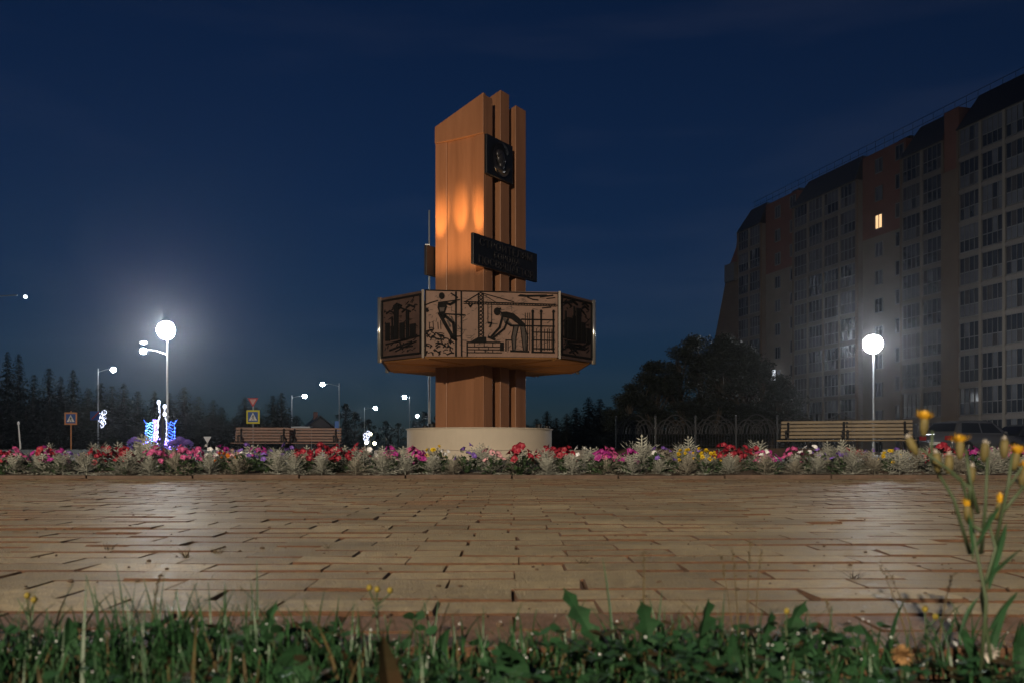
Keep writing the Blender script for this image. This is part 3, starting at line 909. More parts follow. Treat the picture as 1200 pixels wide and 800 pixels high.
lamp_at("street lamp carrying a glowing white light flower on its pole", 115, [(133,433)], 100, 110, .27)
lamp_at("street lamp with its arm to the left, blue sign on its pole", 397.5, [(378,450)], 120, 110, .27)
lamp_at("street lamp rising behind the gap between the red-brown benches", 342, [(357,464)], 140, 110, .31)
lamp_at("street lamp above the small yellowish garden lights", 427, [(440,478)], 185, 110, .36)
lamp_at("higher of the two far lamps just left of the stele", 480, [(474,465)], 150, 110, .31)
lamp_at("lowest far lamp just left of the stele, near the plinth top", 490, [(489,487)], 225, 110, .36)
lamp_at("small-headed street lamp reaching in from the left edge", -40, [(30,348)], 53, 3, .11)
# the lamp that stands behind the camera and lights the path
lt = thing("street_lamp", "street lamp standing on the grass behind the viewpoint", "street lamp", (-9.0, -27.5, 0), 0, "street lamps along the roads")
mb = MB(); mb.tube([(0,0,-.06),(0,0,11.6)], [.11,.06], 10); mb.build("pole", M['lamp_metal'], lt)
mb = MB(); mb.box(-.2,.2,.05,.85,11.55,11.7); hd = mb.build("lamp_head", M['lamp_metal'], lt); bevel(hd,.04)
M['sodium'] = mat("sodium_bowl", (0.9,0.7,0.4), 0.3, emit=(1,.62,.33), estr=40)
mb = MB(); mb.ball((0,.45,11.54),.16,12,7,(1,1.8,.5)); mb.build("lens", M['sodium'], hd, smooth=True)
key_d = bpy.data.lights.new("street_lamp_light", 'SPOT'); key_d.spot_size = radians(59); key_d.spot_blend = .7; key_d.energy = 62000; key_d.color = (1,.83,.60); key_d.shadow_soft_size = .22
key = bpy.data.objects.new("street_lamp_light", key_d); COL.objects.link(key); key.location = (-9.0, -27.05, 11.2); key.rotation_euler = Vector((-.13, -1, .22)).to_track_quat('Z','Y').to_euler()

# ------------------------------------------------------------------ benches
def bench_proto(wood, label, group):
    t = thing("park_bench", label, "bench", (0,0,0), 0, group)
    Lb = 1.5
    for k in range(5):   # back slats, leaning back
        z = .50+.082*k; yb = .20+.022*k
        mb = MB(); mb.box(-Lb/2, Lb/2, yb, yb+.028, z, z+.066)
        bevel(mb.build("back_slat", wood, t), .008)
    for k in range(4):
        mb = MB(); mb.box(-Lb/2-.04, Lb/2+.04, -.26+.108*k, -.26+.108*k+.09, .43, .462)
        bevel(mb.build("seat_slat", wood, t), .008)
    for s_ in (-1,1):
        x = s_*(Lb/2-.16)
        mb = MB()
        mb.tube([(x,-.24,0),(x,-.22,.42)], .03, 6); mb.tube([(x,.16,0),(x,.18,.42),(x,.27,.86)], .028, 6)
        mb.tube([(x,-.25,.415),(x,.2,.415)], .025, 6)
        mb.tube([(x,-.22,.42),(x,-.25,.62),(x,-.1,.66),(x,.22,.64)], .024, 6)
        mb.ball((x,-.25,.64),.035,8,5)
        mb.build("leg", M['dark_metal'], t, smooth=True)
    return t
M['wood_sodium_lit'] = mat("slat_sodium_lit", (0.10,0.034,0.02), 0.5, var=0.3, vscale=6, rnd=0.12)  # same wood as the yellowish pair, reddened to show sodium light
M['wood_white_lit'] = mat("slat_white_lit", (0.115,0.077,0.034), 0.5, var=0.25, vscale=6, rnd=0.12)  # same wood again, tinted yellowish to show the whiter light
bL = bench_proto(M['wood_sodium_lit'], "slatted bench tinted red-brown for sodium light, nearer the blue light sculpture", "slatted benches tinted red-brown for sodium light")
bL.location = (at(306,26),26,0); bL.rotation_euler.z = radians(6)
dup(bL, (at(368,26.6),26.6,0), radians(4), "slatted bench tinted red-brown for sodium light, nearer the monument plinth")
bR = bench_proto(M['wood_white_lit'], "slatted bench tinted yellowish for white light, left of the right-hand pair, nearer the monument", "slatted benches tinted yellowish for white light")
bR.location = (at(955,20.4),20.4,0); bR.rotation_euler.z = radians(-22)
dup(bR, (at(1027,20.0),20.0,0), radians(-18), "slatted bench tinted yellowish for white light, right of the right-hand pair, nearer the cars")

# ------------------------------------------------------------------ arched fence
fen = thing("arched_fence", "black metal fence of overlapping arches before the dark trees", "fence", (0,0,0))
M['fence'] = mat("fence_metal", (0.075,0.075,0.08), 0.3, metal=0.5)
P0 = Vector((at(722,42),42,0)); P1 = Vector((at(1010,40),40,0)); dv = (P1-P0); nseg = 6
mb = MB()
e = dv.normalized(); nrm = Vector((e.y,-e.x,0))
mbx = MB()
q = [P0-nrm*.15,P1-nrm*.15,P1+nrm*.15,P0+nrm*.15]
mbx.prism([(p.x,p.y) for p in q], -.05, .36); ob = mbx.build("fence_plinth", M['kerb'], fen); clean(ob)
for k in range(nseg+1):
    p = P0+dv*k/nseg; mb = MB(); mb.box(p.x-.035,p.x+.035,p.y-.035,p.y+.035,.3,1.75); mb.ball((p.x,p.y,1.78),.05,6,5)
    mb.build("fence_post", M['fence'], fen)
for k in range(nseg):
    a = P0+dv*k/nseg; b = P0+dv*(k+1)/nseg; w = (b-a).length; mb = MB()
    for zz in (.5, 1.0): mb.tube([a+Z*zz, b+Z*zz], .014, 4)
    for c_, Rr in ((.27,.46),(.73,.46),(.5,.62),(.5,.30),(.0,.3),(1.,.3)):
        for q_ in (1.0, .72):
            pts = []
            for i in range(15):
                t = pi*i/14; uu = c_*w+Rr*q_*cos(t)*w/1.85
                if uu < .02 or uu > w-.02: continue
                pts.append(a+e*uu+Z*(1.02+Rr*q_*sin(t)*1.35))
            if len(pts) > 2: mb.tube(pts, .030, 6)
    for i in range(1,14):
        uu = w*i/14; mb.tube([a+e*uu+Z*.4, a+e*uu+Z*1.0], .014, 4)
    mb.build("fence_panel", M['fence'], fen)

# ------------------------------------------------------------------ road signs
M['sign_blue'] = mat("sign_blue", (0.02,0.09,0.36), 0.4)
M['sign_white'] = mat("sign_white", (0.75,0.75,0.75), 0.4)
M['sign_yellow'] = mat("sign_fluorescent_yellow", (0.72,0.62,0.02), 0.4)
M['sign_orange'] = mat("sign_orange_border", (0.62,0.25,0.09), 0.4)
M['sign_red'] = mat("sign_red", (0.50,0.03,0.03), 0.4)
M['sign_pink'] = mat("sign_faded_centre", (0.62,0.33,0.30), 0.4)
M['black'] = mat("black_print", (0.01,0.01,0.01), 0.5)
def crossing(parent, zc, size, border):
    s = size/2
    mb = MB(); mb.box(-s,s,-.012,.012,zc-s,zc+s); pl = mb.build("sign_plate", border, parent); bevel(pl,.01)
    i_ = s*.74
    mb = MB(); mb.box(-i_,i_,-.02,-.0125,zc-i_,zc+i_); mb.build("sign_face", M['sign_blue'], pl)
    mb = MB(); mb.poly([(-i_*.85,-.024,zc-i_*.72),(i_*.85,-.024,zc-i_*.72),(0,-.024,zc+i_*.85)]); mb.build("sign_triangle", M['sign_white'], pl)
    mb = MB(); y = -.027; h = i_
    mb.poly([(.04*h+.11*h*cos(2*pi*k/8),y,zc+.33*h+.11*h*sin(2*pi*k/8)) for k in range(8)][::-1])
    mb.poly([(-.1*h,y,zc+.2*h),(.12*h,y,zc+.2*h),(.1*h,y,zc-.18*h),(-.06*h,y,zc-.18*h)][::-1])
    mb.poly([(-.06*h,y,zc-.16*h),(.04*h,y,zc-.16*h),(-.2*h,y,zc-.66*h),(-.32*h,y,zc-.66*h)][::-1])
    mb.poly([(.0*h,y,zc-.16*h),(.1*h,y,zc-.16*h),(.34*h,y,zc-.64*h),(.22*h,y,zc-.66*h)][::-1])
    mb.poly([(-.1*h,y,zc+.18*h),(-.3*h,y,zc-.1*h),(-.24*h,y,zc-.14*h),(-.05*h,y,zc+.08*h)][::-1])
    mb.poly([(.1*h,y,zc+.18*h),(.3*h,y,zc-.05*h),(.25*h,y,zc-.1*h),(.08*h,y,zc+.06*h)][::-1])
    mb.build("walking_figure", M['black'], pl)
d_ = 52
t = thing("crossing_sign", "pedestrian crossing sign with dull orange border before the forest", "road sign", (at(83,d_),d_,0), radians(3))
mb = MB(); mb.tube([(0,.03,0),(0,.03,2.5)],.035,8); mb.build("post", M['sign_orange'], t); crossing(t, EYE+(HZ-490)/F*d_, .70, M['sign_orange'])
t = thing("crossing_sign", "yellow-bordered pedestrian crossing sign under a red give way triangle", "road sign", (at(296.5,d_),d_,0), radians(-2))
mb = MB(); mb.tube([(0,.03,0),(0,.03,3.2)],.035,8); mb.build("post", M['lamp_metal'], t); crossing(t, EYE+(HZ-488)/F*d_, .76, M['sign_yellow'])
zc = EYE+(HZ-470.5)/F*d_
mb = MB(); mb.prism([(0,0),(.31,.52),(-.31,.52)], -.012,.012); pl = mb.build("give_way_plate", M['sign_red'], t)
pl.rotation_euler = (pi/2,0,0); pl.location = (0,-.01,zc-.3)
mb = MB(); mb.prism([(0,.13),(.19,.45),(-.19,.45)], .013,.02); mb.build("give_way_face", M['sign_pink'], pl)
# the two faded plates on lamp poles
d_ = 99.6
t = thing("parking_sign", "small blue sign with red slash mounted on the lamp pole with the white light flower", "road sign", (at(112,d_),d_-.2,0))
zc = EYE+(HZ-487)/F*d_
mb = MB(); mb.box(-.5,.5,-.01,.01,zc-.45,zc+.5); pl = mb.build("sign_plate", M['sign_blue'], t)
mb = MB(); mb.tube([(-.3,-.02,zc-.35),(.45,-.02,zc+.42)],.07,4); mb.build("red_slash", M['sign_red'], pl)
mb = MB(); mb.box(.2,.5,.0,.14,zc-.05,zc+.05); mb.build("bracket", M['lamp_metal'], t)
d_ = 119.5; zc = EYE+(HZ-499)/F*d_
mb = MB(); mb.box(-.25,.25,-.03,.03,zc-.65,zc+.65); o = mb.build("banner_sign", mat("glowing_blue_board",(.10,.2,.5),.5,emit=(.12,.25,.6),estr=.12)); o.location = (at(395,d_),d_-.2,0)  # faint self-glow put into the board's colour, though it is no lamp
tag(o, "narrow pale blue board fixed to a lamp pole beside the bench", "sign")
d_ = 46
t = thing("give_way_sign", "small white give way sign seen low beside the left bench", "road sign", (at(243,d_),d_,.2), 0)
mb = MB(); mb.tube([(0,.02,0),(0,.02,.7)],.025,6); mb.build("post", M['lamp_metal'], t)
mb = MB(); mb.prism([(0,0),(.2,.34),(-.2,.34)],-.01,.01); pl = mb.build("sign_plate", M['sign_white'], t); pl.rotation_euler = (pi/2,0,0); pl.location = (0,0,.42)
d_ = 44
mb = MB(); mb.tube([(-.08,0,0),(.0,0,0.1),(-.1,0,1.25)],[.045,.04,.03],8); mb.ball((-.1,0,1.28),.06,8,6,(1,1,1.6))
o = mb.build("marker_post", M['sign_white'], smooth=True); o.location = (at(24,d_),d_,.28); tag(o, "leaning white marker post on the lawn at the left", "post")

# ------------------------------------------------------------------ light decorations
M['led_blue'] = mat("blue_led", (.05,.1,.4), .4, emit=(.06,.16,1.0), estr=6.09)
M['led_cyan'] = mat("cyan_led", (.1,.3,.4), .4, emit=(.25,.65,1.0), estr=6.09)
M['led_violet'] = mat("violet_led", (.2,.1,.4), .4, emit=(.32,.22,1.0), estr=4.77)
M['led_white'] = mat("white_led", (.6,.6,.7), .4, emit=(.72,.78,1.0), estr=2.42)
d_ = 40.0
def LX(px): return at(px, d_) - at(186, d_)
def LZ(py): return EYE+(HZ-py)/F*d_
sc = thing("light_sculpture", "blue and violet glowing light sculpture of two swans in the flowers", "light sculpture", (at(186,d_),d_,0))
g = random.Random(17)
mbf = MB()
def bead(mb, x, y, z, r): mb.ball((x,y,z), r, 5, 4)
def strand(mb, pts, r=.016, beads=True):
    mb.tube(pts, .006, 4)
    if beads:
        for a, b in zip(pts, pts[1:]):
            n = max(1, int((Vector(b)-Vector(a)).length/.07))
            for i in range(n):
                if g.random() < .3: continue
                p = Vector(a).lerp(Vector(b), i/n); bead(mb, p.x+g.uniform(-.03,.03), p.y+g.uniform(-.03,.01), p.z+g.uniform(-.02,.02), r*g.uniform(.9,1.7))
# necks
w_ = MB()
strand(w_, [(LX(186),0,LZ(474)),(LX(187.5),0,LZ(480)),(LX(187.5),0,LZ(486)),(LX(185.5),0,LZ(492)),(LX(185),0,LZ(505)),(LX(184),0,LZ(522))], .03)
strand(w_, [(LX(194),0,LZ(476)),(LX(193),0,LZ(484)),(LX(195),0,LZ(492)),(LX(195),0,LZ(505)),(LX(194),0,LZ(518))], .02)
for c_ in ((186,471),(193,476),(193,485)): w_.ball((LX(c_[0]),0,LZ(c_[1])), .085, 8, 6, (1,1,1.25))
w_.build("swan_neck", M['led_white'], sc)
for side, x0, x1, col in ((-1,172,180,'led_cyan'),(1,197,204,'led_blue')):
    w_ = MB()
    for k in range(9):
        py = 495+k*3.1; xa, xb = x0+g.uniform(-1,1), x1+g.uniform(-1,1)
        pts = [(LX(xa+(xb-xa)*i/4), g.uniform(-.1,.1), LZ(py+1.4*sin(i*1.7+k))) for i in range(5)]
        strand(w_, pts, .014)
    w_.build("swan_wing", M[col], sc)
    w_ = MB(); xo = x0 if side < 0 else x1
    strand(w_, [(LX(xo),0,LZ(520)),(LX(xo-side*-1),0,LZ(505)),(LX(xo),0,LZ(497)),(LX(xo+side*3.5),0,LZ(491.5))], .022, True)
    w_.build("wing_outline", M['led_blue'], sc)
w_ = MB()
for k in range(8):
    xo = 181.5+g.uniform(-1.5,2.5); strand(w_, [(LX(xo+g.uniform(-1,1)),g.uniform(-.1,.1),LZ(492+i*5)) for i in range(6)], .016)
w_.build("swan_breast", M['led_violet'], sc)
w_ = MB()
for k in range(60):
    x = g.uniform(166,212); z = LZ(g.uniform(515,526)); 
    if abs(x-190) < 3.5: continue
    a = g.uniform(0,6.28); strand(w_, [(LX(x),g.uniform(-.3,.2),z),(LX(x)+.12*cos(a),0,z+.1*sin(a))], .02)
w_.build("light_base", M['led_violet'], sc)
w_ = MB(); w_.tube([(LX(190.2),.05,0),(LX(190.2),.05,LZ(478))],.11,8); w_.tube([(LX(169.5),.05,LZ(489)),(LX(174),.05,LZ(497)),(LX(174),.05,0)],.02,5); w_.tube([(LX(206),.05,LZ(491)),(LX(203),.05,LZ(497)),(LX(203),.05,0)],.02,5)
w_.build("support_frame", M['dark_metal'], sc)
# lamp-pole light flower(s)
def light_flower(px, py, d, hgt, label):
    w_ = MB(); x0 = at(px,d); z0 = EYE+(HZ-py)/F*d; s_ = hgt/2
    for cxx, czz, rr in ((.25,.72,.26),(-.2,.35,.25),(.22,.15,.24),(-.1,-.2,.3),(.15,-.5,.26),(.0,-.82,.2)):
        pts = [(s_*(cxx+rr*cos(2*pi*i/10)),0,s_*(czz+rr*sin(2*pi*i/10))) for i in range(11)]
        strand(w_, pts, .04*hgt/2)
        strand(w_, [(s_*cxx,0,s_*czz),(s_*(cxx-.1),0,s_*(czz-.35))], .035*hgt/2)
    o = w_.build("light_flower", M['led_white']); o.location = (x0,d-.25,z0); tag(o, label, "light decoration"); return o
light_flower(121,490,99.9,1.8,"white glowing light flower hanging on the lamp pole at left")
light_flower(429.5,512,184.5,2.6,"far white light flower on the lamp pole beside the stele")
M['led_yel'] = mat("yellowish_lamp", (.8,.8,.6), .4, emit=(1,.95,.6), estr=30)
for i, (px, py, lab) in enumerate(((434,508,"upper yellowish garden light far left of the plinth"),(429.5,518,"lower left yellowish garden light far left of the plinth"),(439,519,"lower right yellowish garden light far left of the plinth"))):
    d = 170; x, z = head(px, py, d)
    t = thing("garden_lamp", lab, "garden lamp", (x,d,0), 0, "garden lights"); mb = MB(); mb.tube([(0,0,0),(0,0,z)],.06,6); mb.build("post", M['dark_metal'], t)
    mb = MB(); mb.ball((0,0,z),.28,10,7); mb.build("globe", M['led_yel'], t, smooth=True)
# flower clumps round the sculpture, LED light mixed into their violet colour
M['viol_fl'] = mat("violet_bloom", (.35,.22,.75), .6, var=.3, vscale=20)
for i, (px, py, lab) in enumerate(((158,517,"violet lit flower mound left of the swan lights"),(211,517,"violet lit flower mound right of the swan lights"),(203,521,"violet lit flower mound before the right swan wing"),(219,520,"outermost violet lit flower mound right of the swan lights"))):
    d = 39.4; t = thing("flower_mound", lab, "flower", (at(px,d),d,.2), i*1.3, "violet flower mounds"); z = EYE+(HZ-py)/F*d-.2
    mb = MB(); gg = random.Random(40+i)
    for k in range(190):
        az = gg.uniform(0,6.28); el = gg.uniform(0,1.5); r_ = .36*gg.uniform(.75,1.05)
        ovate(mb, (r_*cos(az)*cos(el)*.8, r_*sin(az)*cos(el)*.8, (z+.1)*(.3+.7*sin(el))), az, el, .14, .06, gg)
    mb.build("bloom_cluster", M['viol_fl'], t)
    mb = MB()
    for k in range(60):
        az = gg.uniform(0,6.28); ovate(mb, (.25*cos(az),.25*sin(az),z*gg.uniform(0,.7)), az, gg.uniform(0,1), .14, .05, gg)
    mb.build("foliage", M['leaf'], t)

# ------------------------------------------------------------------ apartment block
M['bred'] = mat("red_brown_wall", (0.17,0.07,0.05), 0.85, var=0.12, vscale=.6, bump=.2, bscale=10)
M['bcream'] = mat("cream_wall", (0.20,0.17,0.14), 0.85, var=0.1, vscale=.5, bump=.2, bscale=10)
M['bgrey'] = mat("greyish_wall", (0.15,0.13,0.12), 0.85, var=0.1, vscale=.5)
M['bocre'] = mat("ochre_brown_wall", (0.14,0.10,0.07), 0.85, var=0.12, vscale=.5)
M['roof'] = mat("dark_mansard_sheet", (0.022,0.019,0.020), 0.55, var=0.25, vscale=1.5)
M['wframe'] = mat("window_frame_plastic", (0.13,0.125,0.125), 0.5)
def glass(name, c, r=.08): return mat(name, c, r, spec=.5, var=.3, vscale=.35)
M['glassA'] = glass("dark_glass", (0.018,0.022,0.03)); M['glassB'] = glass("curtained_glass", (0.10,0.105,0.12), .25); M['glassC'] = glass("blinded_glass", (0.05,0.045,0.045), .15)
M['lit_warm'] = mat("lit_window_warm", (.5,.4,.3), .4, emit=(1,.62,.30), estr=1.15)
M['lit_cool'] = mat("lit_window_cool", (.5,.5,.5), .4, emit=(.85,.9,1), estr=1.0)
BU = Vector((-.276,1,0)).normalized()
blk = thing("apartment_block", "long dark ten-storey apartment block with glazed loggias and black mansard roof", "building", (at(1200,74.5),74.5,0), atan2(BU.y,BU.x))
FH, B0, NF, WT = 2.77, .2, 10, 27.9
def bbox(name, m, s0, s1, t0, t1, z0, z1):
    mb = MB(); mb.box(s0,s1,t0,t1,z0,z1); return mb.build(name, m, blk)
CRZ = 21.6
def win_mesh(w, h, nm, split=True):
    mb = MB(); b = .07
    mb.box(0,w,0,.1,0,b); mb.box(0,w,0,.1,h-b,h); mb.box(0,b,0,.1,b,h-b); mb.box(w-b,w,0,.1,b,h-b)
    if split: mb.box(b,w-b,.0,.09,1.02,1.02+b)
    for k in range(1,nm): x = w*k/nm; mb.box(x-.028,x+.028,.01,.085,b,h-b)
    return mb.mesh("window", M['wframe'])
def pane_mesh(w, h, nm, seed, split=True, mats=None):
    g = random.Random(seed); mb = MB(); mi = []
    zs = ((.07,1.02),(1.09,h-.07)) if split else ((.07,h-.07),)
    base = g.choice((0,0,0,1,2))
    for z0, z1 in zs:
        rowm = g.choice((base,base,0,1))
        for k in range(nm):
            x0, x1 = w*k/nm+.03, w*(k+1)/nm-.03; ta, tb = g.uniform(-.004,.004), g.uniform(-.006,.006)
            mb.quad((x0,.03+ta,z0),(x1,.03-ta,z0),(x1,.03-ta+tb,z1),(x0,.03+ta+tb,z1)); mi.append(rowm if g.random() < .8 else g.choice((0,1,2)))
    me = mb.mesh("pane", None)
    for m in (mats or (M['glassA'],M['glassB'],M['glassC'])): me.materials.append(m)
    if not mats: me.polygons.foreach_set("material_index", mi)
    return me
g = random.Random(23)
def loggia(s0, s1, ncol, t, NFl=NF):
    w_all = (s1-s0)/ncol
    bbox("loggia_backing", M['bgrey'], s0, s1, t-3, t-.04, -.1, WT)
    ww, hh = w_all-.3, FH-.42
    fm = win_mesh(ww, hh, 4); pms = [pane_mesh(ww, hh, 4, 100+q+int(s0*7)) for q in range(9)]
    for c in range(ncol):
        bbox("loggia_pier", M['bcream'] if c else M['bocre'], s0+c*w_all-.14, s0+c*w_all+.14, t-.03, t+.16, -.1, WT-.02)
        for f in range(NFl):
            o = link("window", fm, blk, (s0+c*w_all+.15, t, B0+f*FH+.36)); link("pane", g.choice(pms), o)
    bbox("loggia_pier", M['bocre'], s1-.13, s1+.13, t-.03, t+.16, -.1, WT-.02)
    for f in range(NFl+1):
        mb = MB(); mb.box(s0+.001,s1-.001,t-.035,t+.13,B0+f*FH-.08,B0+f*FH+.30 if f < NFl else B0+f*FH+.02); mb.build("floor_slab", M['bgrey'], blk)
def mansard(s0, s1, t, z1=30.7, cut=.9):
    mb = MB(); a = [(s0-.1,t+.3,WT-.05),(s1+.1,t+.3,WT-.05),(s1+.1,t-4,WT-.05),(s0-.1,t-4,WT-.05)]
    b = [(s0+cut,t-1.3,z1),(s1-cut,t-1.3,z1),(s1-cut,t-4,z1),(s0+cut,t-4,z1)]
    mb.v += a+b; mb.f += [(0,3,2,1),(4,5,6,7),(0,1,5,4),(1,2,6,5),(2,3,7,6),(3,0,4,7)]
    o = mb.build("mansard_roof", M['roof'], blk); clean(o)
def plainwall(s0, s1, t, ztop, two=True):
    bbox("wall", M['bcream'], s0, s1, t-6, t, -.1, CRZ); bbox("upper_wall", M['bred'], s0-.002, s1+.002, t-6, t+.004, CRZ, ztop)
def smallwin(s, t, z, mats=None, w=1.15, h=1.45):
    key_ = ('sw', w, h)
    if key_ not in M: M[key_] = win_mesh(w, h, 2, False)
    o = link("window", M[key_], blk, (s-w/2, t+.003, z-h/2)); link("pane", pane_mesh(w, h, 2, g.randint(0,999), False, mats), o)
# sections from near (right) to far (left)
bbox("building_core", M['bgrey'], -12, 44.7, -16, -3.2, -.1, 29.6)
loggia(-12, 5.9, 7, 1.1); mansard(-12, 5.9, 1.1)
bbox("pier_wall", M['bocre'], 6.04, 8.26, -4, .9, -.1, 24.8); bbox("pier_wall", M['bred'], 6.5, 8.25, -4, .6, 24.8, 30.2)
loggia(8.4, 13.9, 2, .55); mansard(8.4, 13.9, .55)
plainwall(14.04, 20.56, 0, 30.0)
loggia(20.7, 32.2, 4, .55); mansard(20.7, 32.2, .55)
plainwall(32.34, 39.16, 0, 30.0)
loggia(39.3, 44.8, 2, .55); mansard(39.3, 44.8, .55)
for sA, sB in ((14.04,20.56),(32.34,39.16)):
    for f in range(1, NF+2):
        z = B0+f*FH-2.15
        for j, s_ in enumerate((sA+(sB-sA)*.13, sA+(sB-sA)*.60)):
            lit = (f == 9 and j == 1 and sA < 20)
            smallwin(s_, .004 if z > CRZ-.7 else 0, z if j else z+.4, (M['lit_warm'],) if lit else None)
# low far end, stepping down and outwards
def end_piece(name, m, prof, t0, t1):
    mb = MB(); n = len(prof); mb.v += [(s_, t1, z) for s_, z in prof]+[(s_, t0, z) for s_, z in prof]
    mb.f += [tuple(range(n)), tuple(range(n,2*n))[::-1]]+[(i,i+n,(i+1)%n+n,(i+1)%n) for i in range(n)]
    o = mb.build(name, m, blk); clean(o)
end_piece("stepped_end", M['bocre'], [(44.95,-.1),(57,-.1),(55,7),(51.6,15.7),(48.5,23.2),(48.3,24.38),(44.95,24.38)], -10, .2)
end_piece("stepped_cheek", M['bred'], [(44.95,24.4),(47.6,24.4),(45.9,26.4),(45.6,27.6),(44.95,27.6)], -8, .25)
bbox("end_balcony", M['wframe'], 45.4, 47.9, .26, .85, 22.1, 24.35); bbox("end_balcony", M['bcream'], 45.3, 47.2, .21, .8, 8, 10)
# roof clutter
for s_, h_ in ((6.9,1.0),(13.0,.7),(18.4,1.2),(26,.9),(33.6,1.0),(37.8,1.3),(43,.8),(-2,1.1)):
    mb = MB(); mb.box(s_-.7,s_+.7,-4.4,-3.4,29.5,30.4+h_); mb.box(s_-.85,s_+.85,-4.55,-3.25,30.4+h_,30.5+h_); mb.build("vent_shaft", M['roof'], blk)
mb = MB()
for k in range(40):
    s_ = -10+k*1.4; mb.tube([(s_,-1.7,30.2),(s_,-1.7,32.0)],.025,4)
for z in (31.4,32.0): mb.tube([(-11,-1.7,z),(45,-1.7,z)],.025,4)
mb.build("roof_railing", M['dark_metal'], blk)
# ground floor: lit bits of glass door canopy
bbox("entrance_canopy", M['bgrey'], 15.2, 19.5, .0, 2.0, 3.0, 3.2)
# a lit window low on the far loggia, seen past the trees
lw = MB(); lw.box(0,1.0,.05,.1,0,1.5)
o = lw.build("lit_pane", M['lit_cool'], blk)
dd = 61.8/((915-600)/1085+.276); o.location = ((dd-74.5)*1.0374, .62, EYE+(HZ-448)/F*dd)

# ------------------------------------------------------------------ parked cars
def car(label, loc, rz, paint, estate=False):
    t = thing("parked_car", label, "car", loc, rz, "cars parked before the apartment block")
    # side profile in (x along car, z); x=-2.1 tail ... 2.1 nose
    xs = [-2.12,-2.08,-1.95,-1.55,-.9,-.2,.45,1.0,1.35,1.75,2.05,2.14]
    bot = [.45,.30,.24,.22,.22,.22,.22,.22,.22,.24,.28,.42]
    belt = [.62,.86,.93,.94,.93,.92,.90,.88,.86,.80,.70,.58]
    mb = MB(); N = len(xs); ring = 8
    for x, b, s_ in zip(xs, bot, belt):
        hw = .86*(1-.10*max(0,abs(x)-1.5)**2/.4)
        for yy, zz in ((-hw*.92,b),(-hw,b+.15),(-hw*1.0,(b+s_)/2+.05),(-hw*.93,s_),(hw*.93,s_),(hw,(b+s_)/2+.05),(hw,b+.15),(hw*.92,b)):
            mb.v.append((x,yy,zz))
    for i in range(N-1):
        for j in range(ring):
            jj = (j+1) % ring; mb.f.append((i*ring+j,i*ring+jj,(i+1)*ring+jj,(i+1)*ring+j))
    mb.f.append(tuple(range(ring))); mb.f.append(tuple((N-1)*ring+j for j in range(ring))[::-1])
    bd = mb.build("body", paint, t, smooth=True); clean(bd)
    # cabin
    r0 = -1.75 if estate else -1.35
    prof = [(r0-.15,.93),(r0+.25,1.38),(-.75,1.47),(.0,1.46),(.45,1.38),(1.15,.90)]
    mb = MB()
    for x, z in prof:
        k_ = (z-.9)/.57; hw = .80-.19*k_
        mb.v += [(x,-hw,z),(x,hw,z)]
    for i in range(len(prof)-1): mb.f.append((2*i,2*i+1,2*i+3,2*i+2))
    mb.f.append(tuple(range(0,2*len(prof),2))); mb.f.append(tuple(range(1,2*len(prof),2))[::-1])
    cb = mb.build("cabin", paint, t); clean(cb); bevel(cb,.05,3)
    M.setdefault('car_glass', mat("car_glass",(.012,.014,.018),.06))
    for s_ in (-1,1):
        for a, b in (((r0+.18),-.48),(-.40,.72)):
            z0, z1 = .97, 1.36
            def Y(z): return s_*(.80-.19*(z-.9)/.57+.006)
            xa = a+(.16 if a < -.5 else 0); xb = b-(.42 if b > .5 else 0)
            mb = MB(); mb.quad((a,Y(z0),z0),(b,Y(z0),z0),(xb,Y(z1),z1),(xa,Y(z1),z1)); mb.build("side_window", M['car_glass'], t)
    mb = MB(); mb.quad((.53,-.56,1.33),(.53,.56,1.33),(1.08,.70,.95),(1.08,-.70,.95)); o = mb.build("windscreen", M['car_glass'], t); o.location = (.035,0,.03)
    mb = MB(); mb.quad((r0+.19,-.56,1.32),(r0+.19,.56,1.32),(r0-.1,.70,1.0),(r0-.1,-.70,1.0)); o = mb.build("rear_window", M['car_glass'], t); o.location = (-.03,0,.03)
    M.setdefault('tyre', mat("tyre_rubber",(.015,.015,.015),.8)); M.setdefault('rim', mat("alloy_rim",(.3,.3,.32),.35,metal=.8)); M.setdefault('tail', mat("tail_light",(.32,.015,.015),.2)); M.setdefault('headl', mat("headlight_glass",(.5,.5,.52),.1))
    for x in (-1.32,1.32):
        for s_ in (-1,1):
            mb = MB(); mb.lathe([(.2,-.1),(.30,-.1),(.32,-.06),(.32,.06),(.30,.1),(.2,.1)],18,cap=False); w_ = mb.build("wheel", M['tyre'], t, smooth=True)
            w_.rotation_euler = (pi/2,0,0); w_.location = (x,s_*.80,.32)
            mb = MB(); mb.lathe([(.21,-.07),(.21,.07)],18)
            for k in range(5): a = 2*pi*k/5; mb.tube([(0,0,.08),(.18*cos(a),.18*sin(a),.08)],.02,4); mb.tube([(0,0,-.08),(.18*cos(a),.18*sin(a),-.08)],.02,4)
            mb.build("rim", M['rim'], w_)
    for s_ in (-1,1):
        mb = MB(); mb.box(-2.14,-1.98,s_*.62-.16,s_*.62+.16,.66,.84); bevel(mb.build("tail_light", M['tail'], t),.03)
        mb = MB(); mb.box(1.98,2.10,s_*.6-.15,s_*.6+.15,.56,.68); bevel(mb.build("headlight", M['headl'], t),.03)
        mb = MB(); mb.ball((.75,s_*.92,.98),.1,8,5,(.7,1,.7)); mb.build("wing_mirror", paint, t, smooth=True)
    mb = MB(); mb.box(-2.16,-2.13,-.26,.26,.48,.60); mb.build("number_plate", M['sign_white'], t)
    return t
M['silver_paint'] = mat("silver_car_paint",(.17,.18,.20),.25,metal=.5); M['dark_paint'] = mat("dark_car_paint",(.03,.035,.045),.2,metal=.3)
